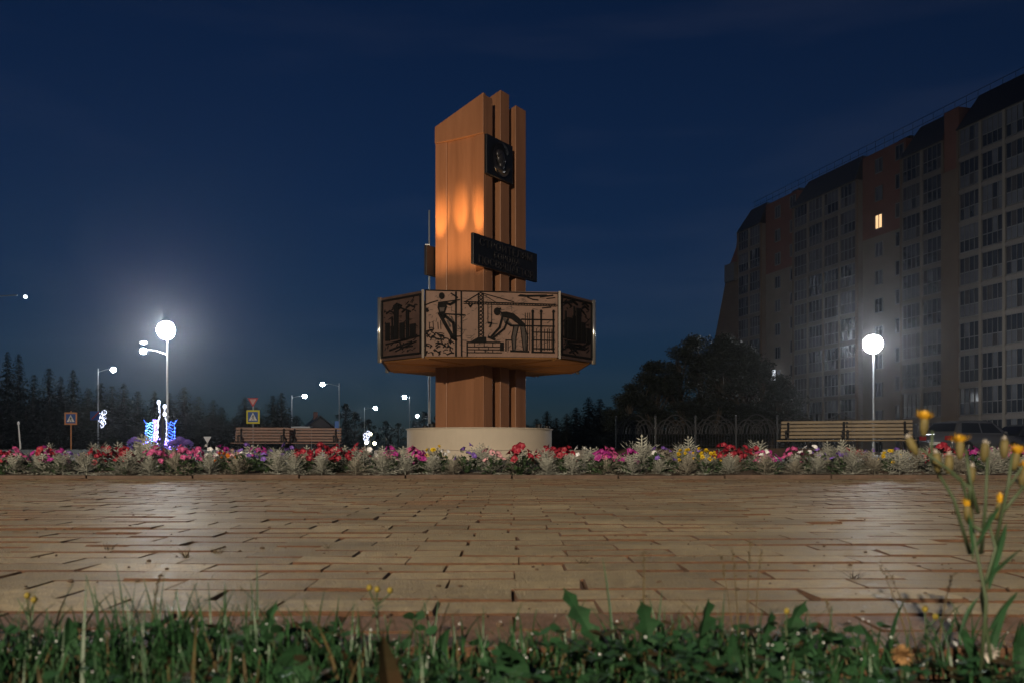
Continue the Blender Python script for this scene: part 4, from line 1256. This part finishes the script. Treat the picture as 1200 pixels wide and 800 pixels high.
car("silver hatchback seen from its rear corner behind the yellow flowers", (at(1140,38),38,0), radians(24), M['silver_paint'], True)
car("dark car at the right edge beyond the silver one", (at(1212,43),43,0), radians(12), M['dark_paint'])

# ------------------------------------------------------------------ house and bus shelter far off
hs = thing("small_house", "small pale gabled house among the far trees between lamp poles", "house", (at(372,150),150,0), radians(20)); hs.scale = (.8,.8,.78)
M['hwall'] = mat("pale_house_wall",(.055,.048,.048),.9,var=.15,vscale=1)
mb = MB(); mb.box(-3.2,3.2,-3.5,3.5,0,4.6); mb.v += []; mb.build("wall", M['hwall'], hs)
mb = MB(); mb.poly([(-3.2,-3.49,4.6),(3.2,-3.49,4.6),(0,-3.49,7.4)]); mb.build("gable", M['hwall'], hs)
mb = MB()
for s_ in (-1,1): mb.quad((0,-3.9,7.6),(0,3.9,7.6),(s_*3.8,3.9,4.3),(s_*3.8,-3.9,4.3))
rf = mb.build("roof", M['roof'], hs); so = rf.modifiers.new("thick",'SOLIDIFY'); so.thickness = .15
mb = MB(); mb.box(-.9,-.1,-1,0,6.6,8.5); mb.build("chimney", M['bred'], rf)
for x in (-1.5,1.2):
    mb = MB(); mb.box(x-.5,x+.5,-3.56,-3.5,2.2,3.6); w_ = mb.build("window", M['wframe'], hs); mb = MB(); mb.box(x-.42,x+.42,-3.58,-3.561,2.28,3.52); mb.build("pane", M['glassA'], w_)
bs = thing("bus_shelter", "grey-roofed bus shelter behind the inner red-brown bench", "bus shelter", (at(354,88),88,0), 0)
mb = MB(); mb.box(-.9,.9,-.6,.6,2.45,2.6); mb.build("roof", M['lamp_metal'], bs)
for x in (-.8,.8):
    mb = MB(); mb.tube([(x,.5,0),(x,.5,2.45)],.04,6); mb.build("post", M['lamp_metal'], bs)
mb = MB(); mb.box(-.85,.85,.52,.54,.4,2.2); mb.build("back_panel", M['glassC'], bs)

# ------------------------------------------------------------------ trees
M['needle'] = mat("spruce_needle",(.011,.017,.011),.8,var=.35,vscale=1.5,rnd=.2); M['leaf_dark'] = mat("dark_tree_leaf",(.013,.018,.009),.7,var=.4,vscale=1.2,rnd=.3)
M['bark'] = mat("bark",(.05,.04,.032),.9,var=.3,vscale=8,bump=.5)
def conifer_mesh(seed, H=10., R=2.2, n_wh=34, full=.8):
    g = random.Random(seed); mb = MB()
    nb_all = n_wh*9
    for i in range(nb_all):
        t = (i/nb_all)**1.15; z = H*(.04+.955*t)+g.uniform(-.1,.1); az = i*2.39996+g.uniform(-.5,.5)
        rr = R*(1-t)**full*g.uniform(.55,1.2)+.10; L_ = rr; seg = max(2,int(L_/.30)); dr = g.uniform(.15,.5)
        for q in range(seg+1):
            f0 = q/seg; d = Vector((cos(az),sin(az),0)); p = d*(L_*f0)+Vector((0,0,z-dr*L_*f0*f0+.12*L_))
            for s_ in (-1,1):
                a2 = az+s_*g.uniform(.2,1.3); l2 = g.uniform(.25,.6)*(1-.4*f0)*min(1,.35+1.6*(1-t))
                e = Vector((cos(a2),sin(a2),g.uniform(-.8,.25))); w = Vector((-sin(a2)*.6,cos(a2)*.6,g.uniform(.2,1.)*g.choice((-1,1))))*g.uniform(.07,.16)*min(1,.4+1.4*(1-t))
                mb.quad(p-w*.6, p+e*l2*.5-w, p+e*l2, p+e*l2*.5+w)
    mb2 = MB(); mb2.tube([(0,0,-.3),(0,0,H*.5),(0,0,H*.98)],[R*.07,R*.045,.015],7)
    return mb.mesh("crown", M['needle']), mb2.mesh("trunk", M['bark'])
def broad_mesh(seed, H=8., R=3., n=7000, leaf=.16, low=.12):
    g = random.Random(seed); mb = MB(); tb = MB()
    tb.tube([(0,0,-.3),(.05,.03,H*.25),(-.08,.1,H*.55),(.0,.05,H*.85)],[H*.026,H*.02,H*.012,.02],8)
    clumps = []
    for k in range(46):
        az = g.uniform(0,6.28); t = g.random(); z = H*(low+(1-low)*t)
        prof = (sin(pi*min(1,(t*.86+.16)))**.65)
        rr = R*prof*sqrt(g.uniform(.12,1)); c = Vector((rr*cos(az),rr*sin(az),z)); clumps.append((c, g.uniform(.32,.75)*R*.42))
        if k % 2 == 0:
            st = Vector((0,0,max(.3,z*.62))); tb.tube([st, st.lerp(c,.55)+Vector((0,0,.15)), c],[H*.008,H*.005,.012],5)
    for k in range(n):
        c, r_ = g.choice(clumps)
        d = Vector((g.gauss(0,1),g.gauss(0,1),g.gauss(0,1))); d.normalize(); p = c+d*r_*(g.random()**.45)*Vector((1,1,.8)).length/1.6
        if p.z < H*.04: continue
        a = Vector((g.gauss(0,1),g.gauss(0,1),g.gauss(0,.6))).normalized(); b = a.orthogonal().normalized(); b.rotate(Matrix.Rotation(g.uniform(0,6.28),3,a))
        l_ = leaf*g.uniform(.6,1.3)
        mb.quad(p, p+a*l_*.5+b*l_*.32, p+a*l_, p+a*l_*.5-b*l_*.32)
    return mb.mesh("crown", M['leaf_dark']), tb.mesh("trunk", M['bark'])
CON = [conifer_mesh(1), conifer_mesh(2,10,1.8,30,.75), conifer_mesh(3,10,2.6,34,.9), conifer_mesh(4,10,2.0,36,.65)]
BRD = [broad_mesh(5,8,3.,15000,.14), broad_mesh(6,8,2.6,14000,.14,.08), broad_mesh(7,8,3.3,16000,.14,.05)]
FAR_BRD = [broad_mesh(8,8,3.,2600,.3,.05), broad_mesh(9,8,2.6,2600,.3,.05)]
def tree(name, protos, px, py, d, label, group, gg, zb=0, wid=None):
    Hh = EYE+(HZ-py)/F*d - zb; cr_, tr_ = gg.choice(protos); base = 10. if protos is CON else 8.
    t = thing(name, label, "tree", (at(px,d),d,zb), gg.uniform(0,6.28), group)
    s_ = Hh/base; w = s_ if wid is None else wid; t.scale = (w, w, s_)
    link("trunk", tr_, t); link("crown", cr_, t); return t
gg = random.Random(77)
SIL = [(-30,412),(-12,405),(6,410),(24,412),(40,436),(57,428),(70,438),(86,431),(101,452),(116,446),(130,450),(148,446),(163,456),(180,455),(198,458),(216,451),(232,462),(248,466),(262,474),(284,463),(298,474),(320,461),(332,457),(346,484)]
for i, (px, py) in enumerate(SIL):
    d = 118+gg.uniform(-6,14)
    tree("spruce_tree", CON, px+gg.uniform(-3,3), py+2, d, ordinal(i+1)+" tall spruce from the left along the forest's skyline", "spruces of the forest skyline", gg, 0, gg.uniform(1.15,1.6))
for i in range(26):
    px = -30+i*14.5+gg.uniform(-5,5); lim = 470 if px < 120 else 487
    tree("young_spruce", CON, px, lim+gg.uniform(-6,12), 104+gg.uniform(-4,8), ordinal(i+1)+" lower spruce from the left in the forest's front row", "lower spruces of the forest front row", gg, 0, gg.uniform(1.0,1.5))
for i, (px, py) in enumerate(((405,475),(416,484),(432,492),(452,494),(467,496),(497,484),(512,488),(524,492),(362,497),(384,501))):
    tree("far_tree", FAR_BRD, px, py, 240+gg.uniform(-20,20), ordinal(i+1)+" rounded far tree from the left behind the distant lamps", "far rounded trees", gg, 0, None)
for i, (px, py) in enumerate(((618,497),(629,490),(641,481),(652,489),(664,484),(675,477),(690,465),(703,467),(714,476),(727,480))):
    tree("spruce_tree", CON, px, py, 92+gg.uniform(-5,12), ordinal(i+1)+" dark spruce from the left between plinth and leafy trees", "spruces right of the plinth", gg, 0, .95 if i < 5 else 1.25)
for i in range(7):
    tree("far_tree", FAR_BRD, 612+i*18, 503+gg.uniform(-5,3), 130+gg.uniform(-10,20), ordinal(i+1)+" low rounded tree from the left behind the spruces right of the plinth", "low trees right of the plinth", gg)
for i, (px, py, d, w) in enumerate(((738,462,58,.75),(752,438,60,.9),(772,424,62,1.05),(797,408,63,1.1),(822,394,64,1.2),(846,398,62,1.1),(872,408,60,1.1),(893,424,58,.95),(912,446,57,.8),(760,478,52,.85),(800,472,52,.9),(842,470,52,.95),(880,472,52,.9),(905,482,51,.75))):
    tree("leafy_tree", BRD, px, py, d, (ordinal(i+1)+" dense leafy tree from the left in the tall clump by the block") if i < 9 else (ordinal(i-8)+" low bushy tree from the left behind the arched fence"), "leafy trees before the apartment block", gg, 0, w)

# ------------------------------------------------------------------ foreground weeds
M['blade'] = mat("grass_blade",(.018,.060,.020),.5,var=.45,vscale=25,rnd=.3)
M['blade_dry'] = mat("dry_grass",(.07,.05,.016),.7,var=.3,vscale=25)
M['weed'] = mat("weed_leaf",(.016,.056,.021),.55,var=.35,vscale=40,rnd=.15)
M['weed_old'] = mat("ageing_leaf",(.05,.024,.008),.6,col2=(.025,.026,.01),vscale=30)
M['stem'] = mat("weed_stem",(.05,.075,.035),.6)
M['yel'] = mat("yellow_ray_floret",(.62,.34,.015),.6,var=.15,vscale=200)
M['button'] = mat("yellow_button",(.20,.15,.015),.7,var=.3,vscale=300)
M['fluff'] = mat("pale_pappus",(.5,.46,.42),.9)
M['bud'] = mat("flower_bud",(.12,.095,.03),.7,var=.3,vscale=150)
def blade(mb, x, y, z, h, w, az, lean, n=4):
    d = Vector((cos(az),sin(az),0)); s_ = Vector((-sin(az),cos(az),0)); prev = None
    for i in range(n+1):
        t = i/n; p = Vector((x,y,z))+d*(lean*h*t*t)+Vector((0,0,h*t*(1-.22*lean*t))); ww = w*(1-t**1.6)*.5+.0002
        c = (p-s_*ww, p+s_*ww+d*.0006)
        if prev: mb.quad(prev[0],prev[1],c[1],c[0])
        prev = c
g = random.Random(101)
gm = MB(); gd = MB()
def clumpy(x, y): return noise.noise((x*5.5, y*4, 3.7))
cnt_ = 0
while cnt_ < 5200:
    x = g.uniform(-.85,.85); y = g.uniform(.42,.955)
    if clumpy(x,y) < g.uniform(-.45,.15): continue
    if abs(x) > .553*y+.12: continue
    if y > .86 and -.13 < x < -.02 and g.random() < .8: continue
    edge = max(0,(y-.80)/.15)
    h = g.uniform(.014,.05)*(1-.35*edge)*(1+.9*noise.noise((x*3.2+7, y*3, 2.2)))
    if g.random() < .06: h *= g.uniform(1.3,2.0)
    blade(gd if g.random() < .16 else gm, x, y, -.005, h, g.uniform(.0018,.004), g.uniform(0,6.28), g.uniform(.1,.9)); cnt_ += 1
for k in range(640):
    px = g.triangular(-10, 420, 170) if k < 300 else g.uniform(380, 1210); y = g.uniform(.76,.95)
    blade(gm, at(px,y), y, -.005, g.uniform(.035,.085)*(1 if k < 300 else .8), g.uniform(.0016,.003), g.uniform(0,6.28), g.uniform(.1,.7), 5)
cm = MB(); co_ = MB()
for k in range(2600):
    x = g.uniform(-.8,.8); y = g.uniform(.5,.945)
    if noise.noise((x*4.2+3, y*5, 8.8)) < g.uniform(-.25,.1): continue
    z = g.uniform(.004,.042)*(1-.5*max(0,(y-.86)/.09)); tgt = cm if g.random() < .86 else co_
    for q in range(3):
        az = 2*pi*q/3+g.uniform(-.4,.4); R_ = g.uniform(.004,.0085); e_ = Vector((cos(az),sin(az),g.uniform(-.1,.6))); sd = Vector((-sin(az),cos(az),g.uniform(-.3,.3))).normalized(); tp = Vector((x,y,z))
        tgt.poly([tp, tp+e_*R_*.6+sd*R_*.7, tp+e_*R_*1.35+sd*R_*.55, tp+e_*R_*1.5, tp+e_*R_*1.35-sd*R_*.55, tp+e_*R_*.6-sd*R_*.7])
tag(cm.build("ground_cover", M['weed']), "mat of small round-leaved clover under the near weeds", "ground cover", kind='stuff')
tag(co_.build("withered_ground_cover", M['weed_old']), "brown withered leaflets scattered through the near clover", "ground cover", kind='stuff')
gr_ = MB()
for k in range(420):
    y = .95+5.8*g.random()**1.8; x = g.uniform(-.6,.6)*y; r_ = g.uniform(.0012,.0035)*(1.6 if g.random() < .08 else 1)
    gr_.ball((x,y,surf(x,y)+r_*.3), r_, 5, 4, (g.uniform(.7,1.5),g.uniform(.7,1.3),.7))
tag(gr_.build("paving_grit", M['soil']), "crumbs of soil and grit scattered over the paving", "grit", kind='stuff')
tag(gm.build("verge_grass", M['blade']), "short dark green grass along the near edge of the paving", "grass", kind='stuff')
tag(gd.build("dry_verge_grass", M['blade_dry']), "dry straw-coloured blades mixed into the near grass", "grass", kind='stuff')

def leaf_strip(mb, pts, widths, side, fold=.25, teeth=0):
    """long leaf along points; widths per point; folded along the midrib"""
    pts = [Vector(p) for p in pts]
    for i in range(len(pts)-1):
        a, b = pts[i], pts[i+1]; up = (b-a).cross(side).normalized()*-1
        for s_ in (-1,1):
            mb.quad(a, a+side*s_*widths[i]+up*widths[i]*fold, b+side*s_*widths[i+1]+up*widths[i+1]*fold, b)
            if teeth and 0 < i < len(pts)-1:
                m_ = a+side*s_*widths[i]; mb.poly([m_, m_+side*s_*widths[i]*.55-(b-a)*.35, a.lerp(b,.5)+side*s_*widths[i+1]*.8])
def gp(px, py, d): x, z = head(px, py, d); return Vector((x, d, z))
def weed(name, label, px, d, cat="plant", group=None): return thing(name, label, cat, (at(px,d), d, 0), 0, group)
# broad leaves: (root px, root py, tip px, tip py, d, width m, tip hang, teeth, material)
BL = [("plantain","broad ribbed plantain leaf standing in the grass at left",226,790,208,734,.80,.016,0,'weed'),
      ("broadleaf_weed","long serrated leaf rising near the left tuft of clover",300,775,325,702,.84,.010,1,'weed'),
      ("broadleaf_weed","pointed leaf leaning right beside the far left yellow bud",70,790,80,722,.84,.010,0,'weed'),
      ("broadleaf_weed","paired upright leaf left of the tall grass blades",112,785,122,722,.82,.008,0,'weed'),
      ("dandelion","arching dandelion leaf with a drooping arrow tip right of centre",718,745,660,687,.88,.013,1,'weed'),
      ("dandelion","upright arrow-tipped dandelion leaf left of the pair right of centre",758,790,750,702,.84,.014,1,'weed'),
      ("dandelion","upright arrow-tipped dandelion leaf right of the pair right of centre",812,790,830,700,.84,.015,1,'weed'),
      ("dandelion","toothed leaf curving up before the bright paving patch",925,780,946,702,.86,.012,1,'weed'),
      ("dandelion","dark ragged leaf just left of the bright paving patch",885,770,905,715,.88,.011,1,'weed'),
      ("broadleaf_weed","blurred pale leaf standing close to the lens below centre",470,830,448,742,.62,.013,0,'weed_old'),
      ("broadleaf_weed","brownish leaf fallen among the grass at lower left",215,800,195,768,.78,.012,0,'weed_old'),
      ("broadleaf_weed","yellowing leaf among the clover at lower left of centre",420,800,400,760,.78,.010,0,'weed_old'),
      ("broadleaf_weed","narrow upright leaf left of the dry clover head",1030,790,1008,730,.84,.005,0,'weed'),
      ("broadleaf_weed","narrow leaf leaning right beside the dry clover head",1040,785,1062,700,.86,.0045,0,'weed'),
      ("broadleaf_weed","long leaf leaning left at the lower right corner",1155,800,1118,724,.80,.006,0,'weed'),
      ("broadleaf_weed","long bright leaf leaning right at the lower right corner",1155,790,1188,696,.80,.006,0,'weed'),
      ("broadleaf_weed","leaf at the very right edge of the grass",1195,800,1198,728,.80,.009,0,'weed'),
      ("broadleaf_weed","small dark leaf beside the twin grass blades below centre",520,790,528,735,.84,.008,0,'weed'),
      ("plantain","broad leaf low in front of the left clover",330,800,346,752,.74,.015,0,'weed'),
      ("plantain","broad dark leaf low between the centre clover and the dandelions",600,800,585,750,.76,.013,0,'weed'),
      ("broadleaf_weed","tapering leaf low right of the pair of dandelion leaves",870,800,860,738,.78,.008,0,'weed')]
for nm, lab, rx, ry, tx, ty, d, w, te, m in BL:
    a, b = gp(rx,ry,d), gp(tx,ty,d-.02); a.z = -.005
    lob = te; w *= .72 if nm != 'plantain' else 1; mid = a.lerp(b,.5)+Vector((g.uniform(-.012,.012),.012,.012)); n = 13 if te else 8
    pts = [a.lerp(mid, min(1,i/n*2))*(1-i/n)+mid.lerp(b, max(0,i/n*2-1))*(i/n) for i in range(n+1)]
    pts = [a*(1-i/n)**2+mid*2*(i/n)*(1-i/n)+b*(i/n)**2 for i in range(n+1)]
    ws = [w*(.12+.95*sin(pi*min(1,(i/n)**(1.25 if lob else .8)*.97+.02))**1.1)*((.45 if i % 3 == 0 else (.75 if i % 3 == 1 else 1.25)) if lob else 1) if i < n else .0003 for i in range(n+1)]
    t = tag(link(nm, None), lab, "weed", "broad-leaved weeds in the verge"); t.location = (a.x, d, 0)
    mb = MB(); off = Vector((a.x,d,0)); leaf_strip(mb, [p-off for p in pts], ws, Vector((1,g.uniform(-.9,.9),g.uniform(-.3,.3))).normalized(), .35, 0); mb.build("leaf", M[m], t)
    for k in range(9):   # low rosette leaves of the same plant
        az = g.uniform(0,6.28); L_ = g.uniform(.022,.058); mb = MB(); dv_ = Vector((cos(az),sin(az),g.uniform(.3,.9)))
        leaf_strip(mb, [Vector((0,0,-.004))+dv_*L_*i/4-Vector((0,0,.006*(i/4)**2)) for i in range(5)], [.001,w*.5,w*.6,w*.4,.0003], Vector((-sin(az),cos(az),0)), .2, te); mb.build("leaf", M[m], t)
# clover: trios of round leaflets
CL = [(330,742,.86,"left clump of clover with round leaves"),(484,724,.88,"tall clover stem with two round leaves right of the yellow buttons"),(318,750,.80,"lower clover left of centre"),(366,735,.86,"clover leaf right of the left clump"),
      (1003,742,.86,"dark clover leaf before the bright paving patch"),(972,752,.84,"clover with small leaves left of the dry clover head"),(905,762,.82,"clover below the ragged dandelion leaf"),(385,762,.80,"low clover between the left clump and the buttons"),(560,758,.84,"low clover under the twin grass blades"),(945,768,.80,"low clover near the lower right dandelion")]
for px, py, d, lab in CL:
    t = weed("clover", lab, px, d, "weed", "clover plants in the verge"); top = gp(px,py,d)-Vector((at(px,d),d,0))
    for q in range(3):
        tp = top+Vector((g.uniform(-.014,.014)*(q>0), g.uniform(-.012,.012), -.012*q)); mb = MB(); mb.tube([(0,0,-.01),tp*.5+Vector((.003,0,0)),tp],.0008,4); mb.build("stem", M['stem'], t)
        mb = MB()
        for k in range(3):
            az = 2*pi*k/3+g.uniform(-.3,.3); e = Vector((cos(az),sin(az)*.7,.35*sin(az*2)+.2)); sd = Vector((-sin(az),cos(az)*.7,.5)).normalized(); R_ = g.uniform(.0065,.009)
            mb.poly([tp, tp+e*R_*.6+sd*R_*.75, tp+e*R_*1.35+sd*R_*.65, tp+e*R_*1.5, tp+e*R_*1.35-sd*R_*.65, tp+e*R_*.6-sd*R_*.75])
        mb.build("leaflet", M['weed'], t)
# pineapple weed with yellow buttons
def button_weed(label, px, d, heads_, base_py=775):
    t = weed("button_weed", label, px, d, "weed", "yellow-button weeds in the verge"); off = Vector((at(px,d),d,0))
    fork = gp(px,heads_[0][1]+22,d)-off; mb = MB(); mb.tube([(0,0,-.01),fork*.5+Vector((.002,0,0)),fork],.0014,5)
    for hx, hy in heads_: mb.tube([fork, gp(hx,hy+4,d)-off],.0009,4)
    mb.build("stem", M['stem'], t)
    for hx, hy in heads_:
        c = gp(hx,hy,d)-off; mb = MB(); mb.ball(c,.0029,8,6,(1,1,1.1)); mb.build("flower_head", M['button'], t, smooth=True)
    mb = MB()
    for k in range(34):
        f = g.uniform(.15,1.05); p = fork*f; az = g.uniform(0,6.28); ovate(mb, p, az, g.uniform(-.1,.9), g.uniform(.007,.014), .0018, g)
    mb.build("foliage", M['weed'], t)
button_weed("weed with three yellow button flowers just left of centre", 441, .88, [(433,688),(442,690),(457,691)])
button_weed("weed with yellow button near the left end of the verge", 34, .84, [(32,697),(40,702)])
button_weed("button weed between the narrow leaf and tall yellow flowers", 1085, .86, [(1084,713),(1096,722)])
button_weed("button weed left of the toothed leaf before the bright patch", 921, .85, [(922,715)])
# tall grass blades and seeding stalks, one thing each
TG = [(300,728,301,655,.90,.0028,'blade',"tall blade standing left of the clover"),(148,752,136,660,.86,.0022,'blade',"tall curved blade at left, leaning left"),(120,745,100,672,.86,.002,'blade',"leftmost of the tall thin blades at left"),
      (170,750,186,675,.86,.0016,'blade_dry',"dry thin stalk leaning right at left"),(720,712,706,652,.92,.003,'blade',"single tall blade left of the dry seed stalk"),(755,745,755,645,.90,.0028,'blade_dry',"dry seed stalk just right of centre"),(770,740,776,690,.90,.003,'blade',"short upright blade right of the dry seed stalk"),
      (508,750,496,702,.88,.0026,'blade',"left one of the twin blades below the plinth"),(506,750,514,702,.88,.0026,'blade',"right one of the twin blades below the plinth"),(534,760,530,720,.86,.0024,'blade',"short blade right of the twin blades"),
      (868,745,858,640,.90,.0013,'blade_dry',"first of the thin yellow stalks right of the dandelions"),(876,745,879,636,.90,.0013,'blade_dry',"second of the thin yellow stalks right of the dandelions"),(884,745,893,642,.90,.0013,'blade_dry',"third of the thin yellow stalks right of the dandelions"),(862,745,845,650,.91,.0011,'blade_dry',"thin stalk leaning left of the yellow stalks"),
      (1070,745,1030,660,.90,.0018,'blade_dry',"dry stalk leaning left before the bright patch"),(1078,745,1040,668,.91,.0016,'blade_dry',"second dry stalk leaning left before the bright patch"),(983,745,968,705,.92,.0013,'blade_dry',"thin dark stalk left of the bright patch"),(1100,750,1117,672,.90,.0014,'blade_dry',"dry stalk leaning right under the yellow flowers"),
      (185,752,180,690,.86,.003,'blade',"sturdy blade between the left stalks"),(48,790,20,700,.84,.002,'blade',"leftmost blade at the photo's lower left"),(290,745,296,690,.86,.0022,'blade',"blade beside the long serrated leaf"),(560,790,572,742,.84,.0026,'blade',"blade left of the first dandelion leaf")]
for rx, ry, tx, ty, d, w, m, lab in TG:
    a, b = gp(rx,ry,d), gp(tx,ty,d+.01); a.z = -.006; off = Vector((a.x,d,0)); mb = MB(); mid = a.lerp(b,.5)+Vector(((a.x-b.x)*.25,.004,.004)); n = 8
    pts = [a*(1-i/n)**2+mid*2*(i/n)*(1-i/n)+b*(i/n)**2-off for i in range(n+1)]
    leaf_strip(mb, pts, [w*.5*(1-(i/n)**1.7)+.0003 for i in range(n+1)], Vector((1,.2,0)).normalized(), .3)
    o = mb.build("grass_stalk", M[m]); o.location = (a.x,d,0); tag(o, lab, "grass", "tall grass stalks over the paving")
    if m == 'blade_dry':
        sd_ = MB()
        for k in range(12):
            f = 1-.03*k; p = Vector(pts[-1]).lerp(Vector(pts[-3]), k/12); ovate(sd_, p, g.uniform(0,6.28), g.uniform(.4,1.3), .006, .0011, g)
        sd_.build("seed_head", M['blade_dry'], o)
# dry clover head, white clover head
for px, py, m, lab in ((1057,767,'bud',"round tan dried clover head at lower right"),(1158,764,'fluff',"pale ragged clover head at the lower right")):
    d = .80; t = weed("clover_flower", lab, px, d, "flower"); c = gp(px,py,d)-Vector((at(px,d),d,0)); mb = MB(); mb.tube([(0,0,-.01),c],.001,4); mb.build("stem", M['stem'], t)
    mb = MB()
    for k in range(120): ovate(mb, c, k*2.4, -1+2.4*k/70, .0105, .002, g)
    mb.build("flower_head", mat("dried_clover",(.30,.17,.07),.8,var=.3,vscale=200) if m == 'bud' else M['fluff'], t)
# tall yellow-flowered hawkweed at right
d = .76
def flowering(label, root, stems, heads_, leaves_):
    t = weed("hawkweed", label, root[0], d, "flower", "tall yellow-flowered weeds at right"); off = Vector((at(root[0],d),d,0)); P = lambda px, py, dy=0: gp(px,py,d)+Vector((0,dy,0))-off
    for s_ in stems:
        mb = MB(); pts = [P(x,y,.012*sin(i*1.3+x)) for i,(x,y) in enumerate(s_)]; n = len(pts); mb.tube(pts,[.0017-.0007*i/(n-1) for i in range(n)],6); mb.build("stem", M['stem'], t, smooth=True)
    for hx, hy, kind, lean in heads_:
        c = P(hx,hy); ax = Vector((lean,g.uniform(-.2,.1),1)).normalized(); q_ = ax.to_track_quat('Z','Y'); mb = MB()
        mb.lathe([(.0010,-.010),(.0025,-.0075),(.0036,-.003),(.0034,.003),(.0024,.006)],9); mb.v = [tuple(q_ @ Vector(w)+c) for w in mb.v]
        hd_ = mb.build("flower_head", M['bud'], t, smooth=True)
        mb = MB()
        if kind == 'y':
            for k in range(34):
                az = k*2.4; el = radians(35+50*k/34); ovate(mb, Vector((.002*cos(az),.002*sin(az),.004)), az, el, g.uniform(.007,.0105), .0013, g)
        elif kind == 'c':
            for k in range(18):
                az = k*2.4; ovate(mb, Vector((.001*cos(az),.001*sin(az),.003)), az, radians(70+15*k/18), g.uniform(.010,.013), .0013, g)
        else:
            for k in range(26):
                az = k*2.4; ovate(mb, Vector((0,0,.005)), az, radians(30+55*k/26), g.uniform(.003,.0055), .0008, g)
        if mb.v:
            mb.v = [tuple(q_ @ Vector(w)+c) for w in mb.v]; mb.build("florets", M['fluff'] if kind == 'b' else M['yel'], hd_)
    for (x0,y0,x1,y1,w) in leaves_:
        mb = MB(); a, b = P(x0,y0), P(x1,y1,-.01); mid = a.lerp(b,.5)+Vector((0,0,.006)); n = 5
        leaf_strip(mb, [a*(1-i/n)**2+mid*2*(i/n)*(1-i/n)+b*(i/n)**2 for i in range(n+1)], [w*(.3+.7*sin(pi*i/n)) if i < n else .0002 for i in range(n+1)], Vector((1,.3,0)).normalized(), .3); mb.build("leaf", M['weed'], t)
flowering("tall hawkweed whose topmost yellow flower stands against the bench", (1150,790), 
  [[(1150,800),(1147,700),(1144,640),(1140,600),(1118,560),(1098,545),(1072,525)],[(1145,650),(1120,585),(1098,540),(1087,505)],[(1140,600),(1128,570),(1118,552),(1111,545)],[(1142,620),(1133,612)],[(1141,600),(1128,560),(1126,526)],[(1144,640),(1139,570)]],
  [(1068,520,'b',-.5),(1098,539,'b',-.1),(1083,497,'y',.0),(1112,541,'b',.05),(1125,524,'y',.05),(1138,555,'b',.1),(1134,600,'c',-.15)],
  [(1146,700,1118,740,.003),(1148,690,1190,640,.003),(1144,640,1165,590,.003),(1140,655,1128,600,.002)])
flowering("second tall hawkweed with half-open flowers at the right edge", (1160,790),
  [[(1160,800),(1157,700),(1158,640),(1166,610),(1171,602)],[(1158,650),(1152,590),(1153,535)],[(1162,640),(1172,570),(1177,530)],[(1166,620),(1188,575),(1190,545)],[(1168,600),(1196,570),(1199,562)]],
  [(1171,596,'c',.05),(1154,527,'b',0),(1177,523,'b',.05),(1190,537,'y',.1),(1200,556,'y',.2)],
  [(1158,690,1172,610,.004),(1158,740,1185,690,.004)])
# dew drops
M['dew'] = mat("dew_drop",(.9,.92,.95),.12,spec=1.0)
dew = MB(); g = random.Random(55)
for k in range(120):
    px = g.uniform(0,1200); py = g.triangular(700,798,770); dd = .66+.26*g.random(); p = gp(px,py,dd)
    if p.z < 0: p.z = g.uniform(.004,.03)
    dew.ball(p, g.uniform(.0004,.00085), 8, 6)
tag(dew.build("dew_drops", M['dew'], smooth=True), "tiny glinting dew drops on the near grass", "dew", kind='stuff')
# dry tufts in the paving joints
for i, (px, py, lab) in enumerate(((128,642,"leftmost dry tuft growing in a paving joint"),(218,652,"dry tuft in a paving joint, second from left"),(255,646,"straw-coloured tuft in a joint at left"),(684,660,"dark dry tuft in a joint just right of centre"),(1001,678,"dark withered leaf lying on the bright paving"),(385,642,"tiny brown tuft in a joint left of centre"),(1118,600,"tiny tuft in a joint under the yellow flowers"))):
    dd = F*EYE/(py-HZ); mb = MB(); gg = random.Random(200+i)
    for k in range(16): blade(mb, gg.uniform(-.008,.008), gg.uniform(-.005,.005), -.008, gg.uniform(.012,.03), .0016, gg.uniform(0,6.28), gg.uniform(.3,1.3), 3)
    o = mb.build("dry_tuft", M['blade_dry'] if i in (2,5) else M['weed_old']); o.location = (at(px,dd),dd,0); tag(o, lab, "weed", "dry tufts in the paving joints")

# ------------------------------------------------------------------ haze added to make the glare round the lamps
HAZE = 0.00026
if HAZE:
    mb = MB(); mb.box(-190,190,-40,300,-1.2,36); hz = mb.build("haze", None); clean(hz)
    m = bpy.data.materials.new("glow_haze"); m.use_nodes = True; n_ = m.node_tree; n_.nodes.clear()
    oo = n_.nodes.new("ShaderNodeOutputMaterial"); vv = n_.nodes.new("ShaderNodeVolumePrincipled")
    vv.inputs['Density'].default_value = HAZE; vv.inputs['Color'].default_value = (.9,.93,1,1); vv.inputs['Anisotropy'].default_value = .9
    n_.links.new(vv.outputs[0], oo.inputs['Volume']); hz.data.materials.append(m); hz['kind'] = 'stuff'
    tag(hz, "thin haze added for a glow round the lamps", "haze", kind='stuff')
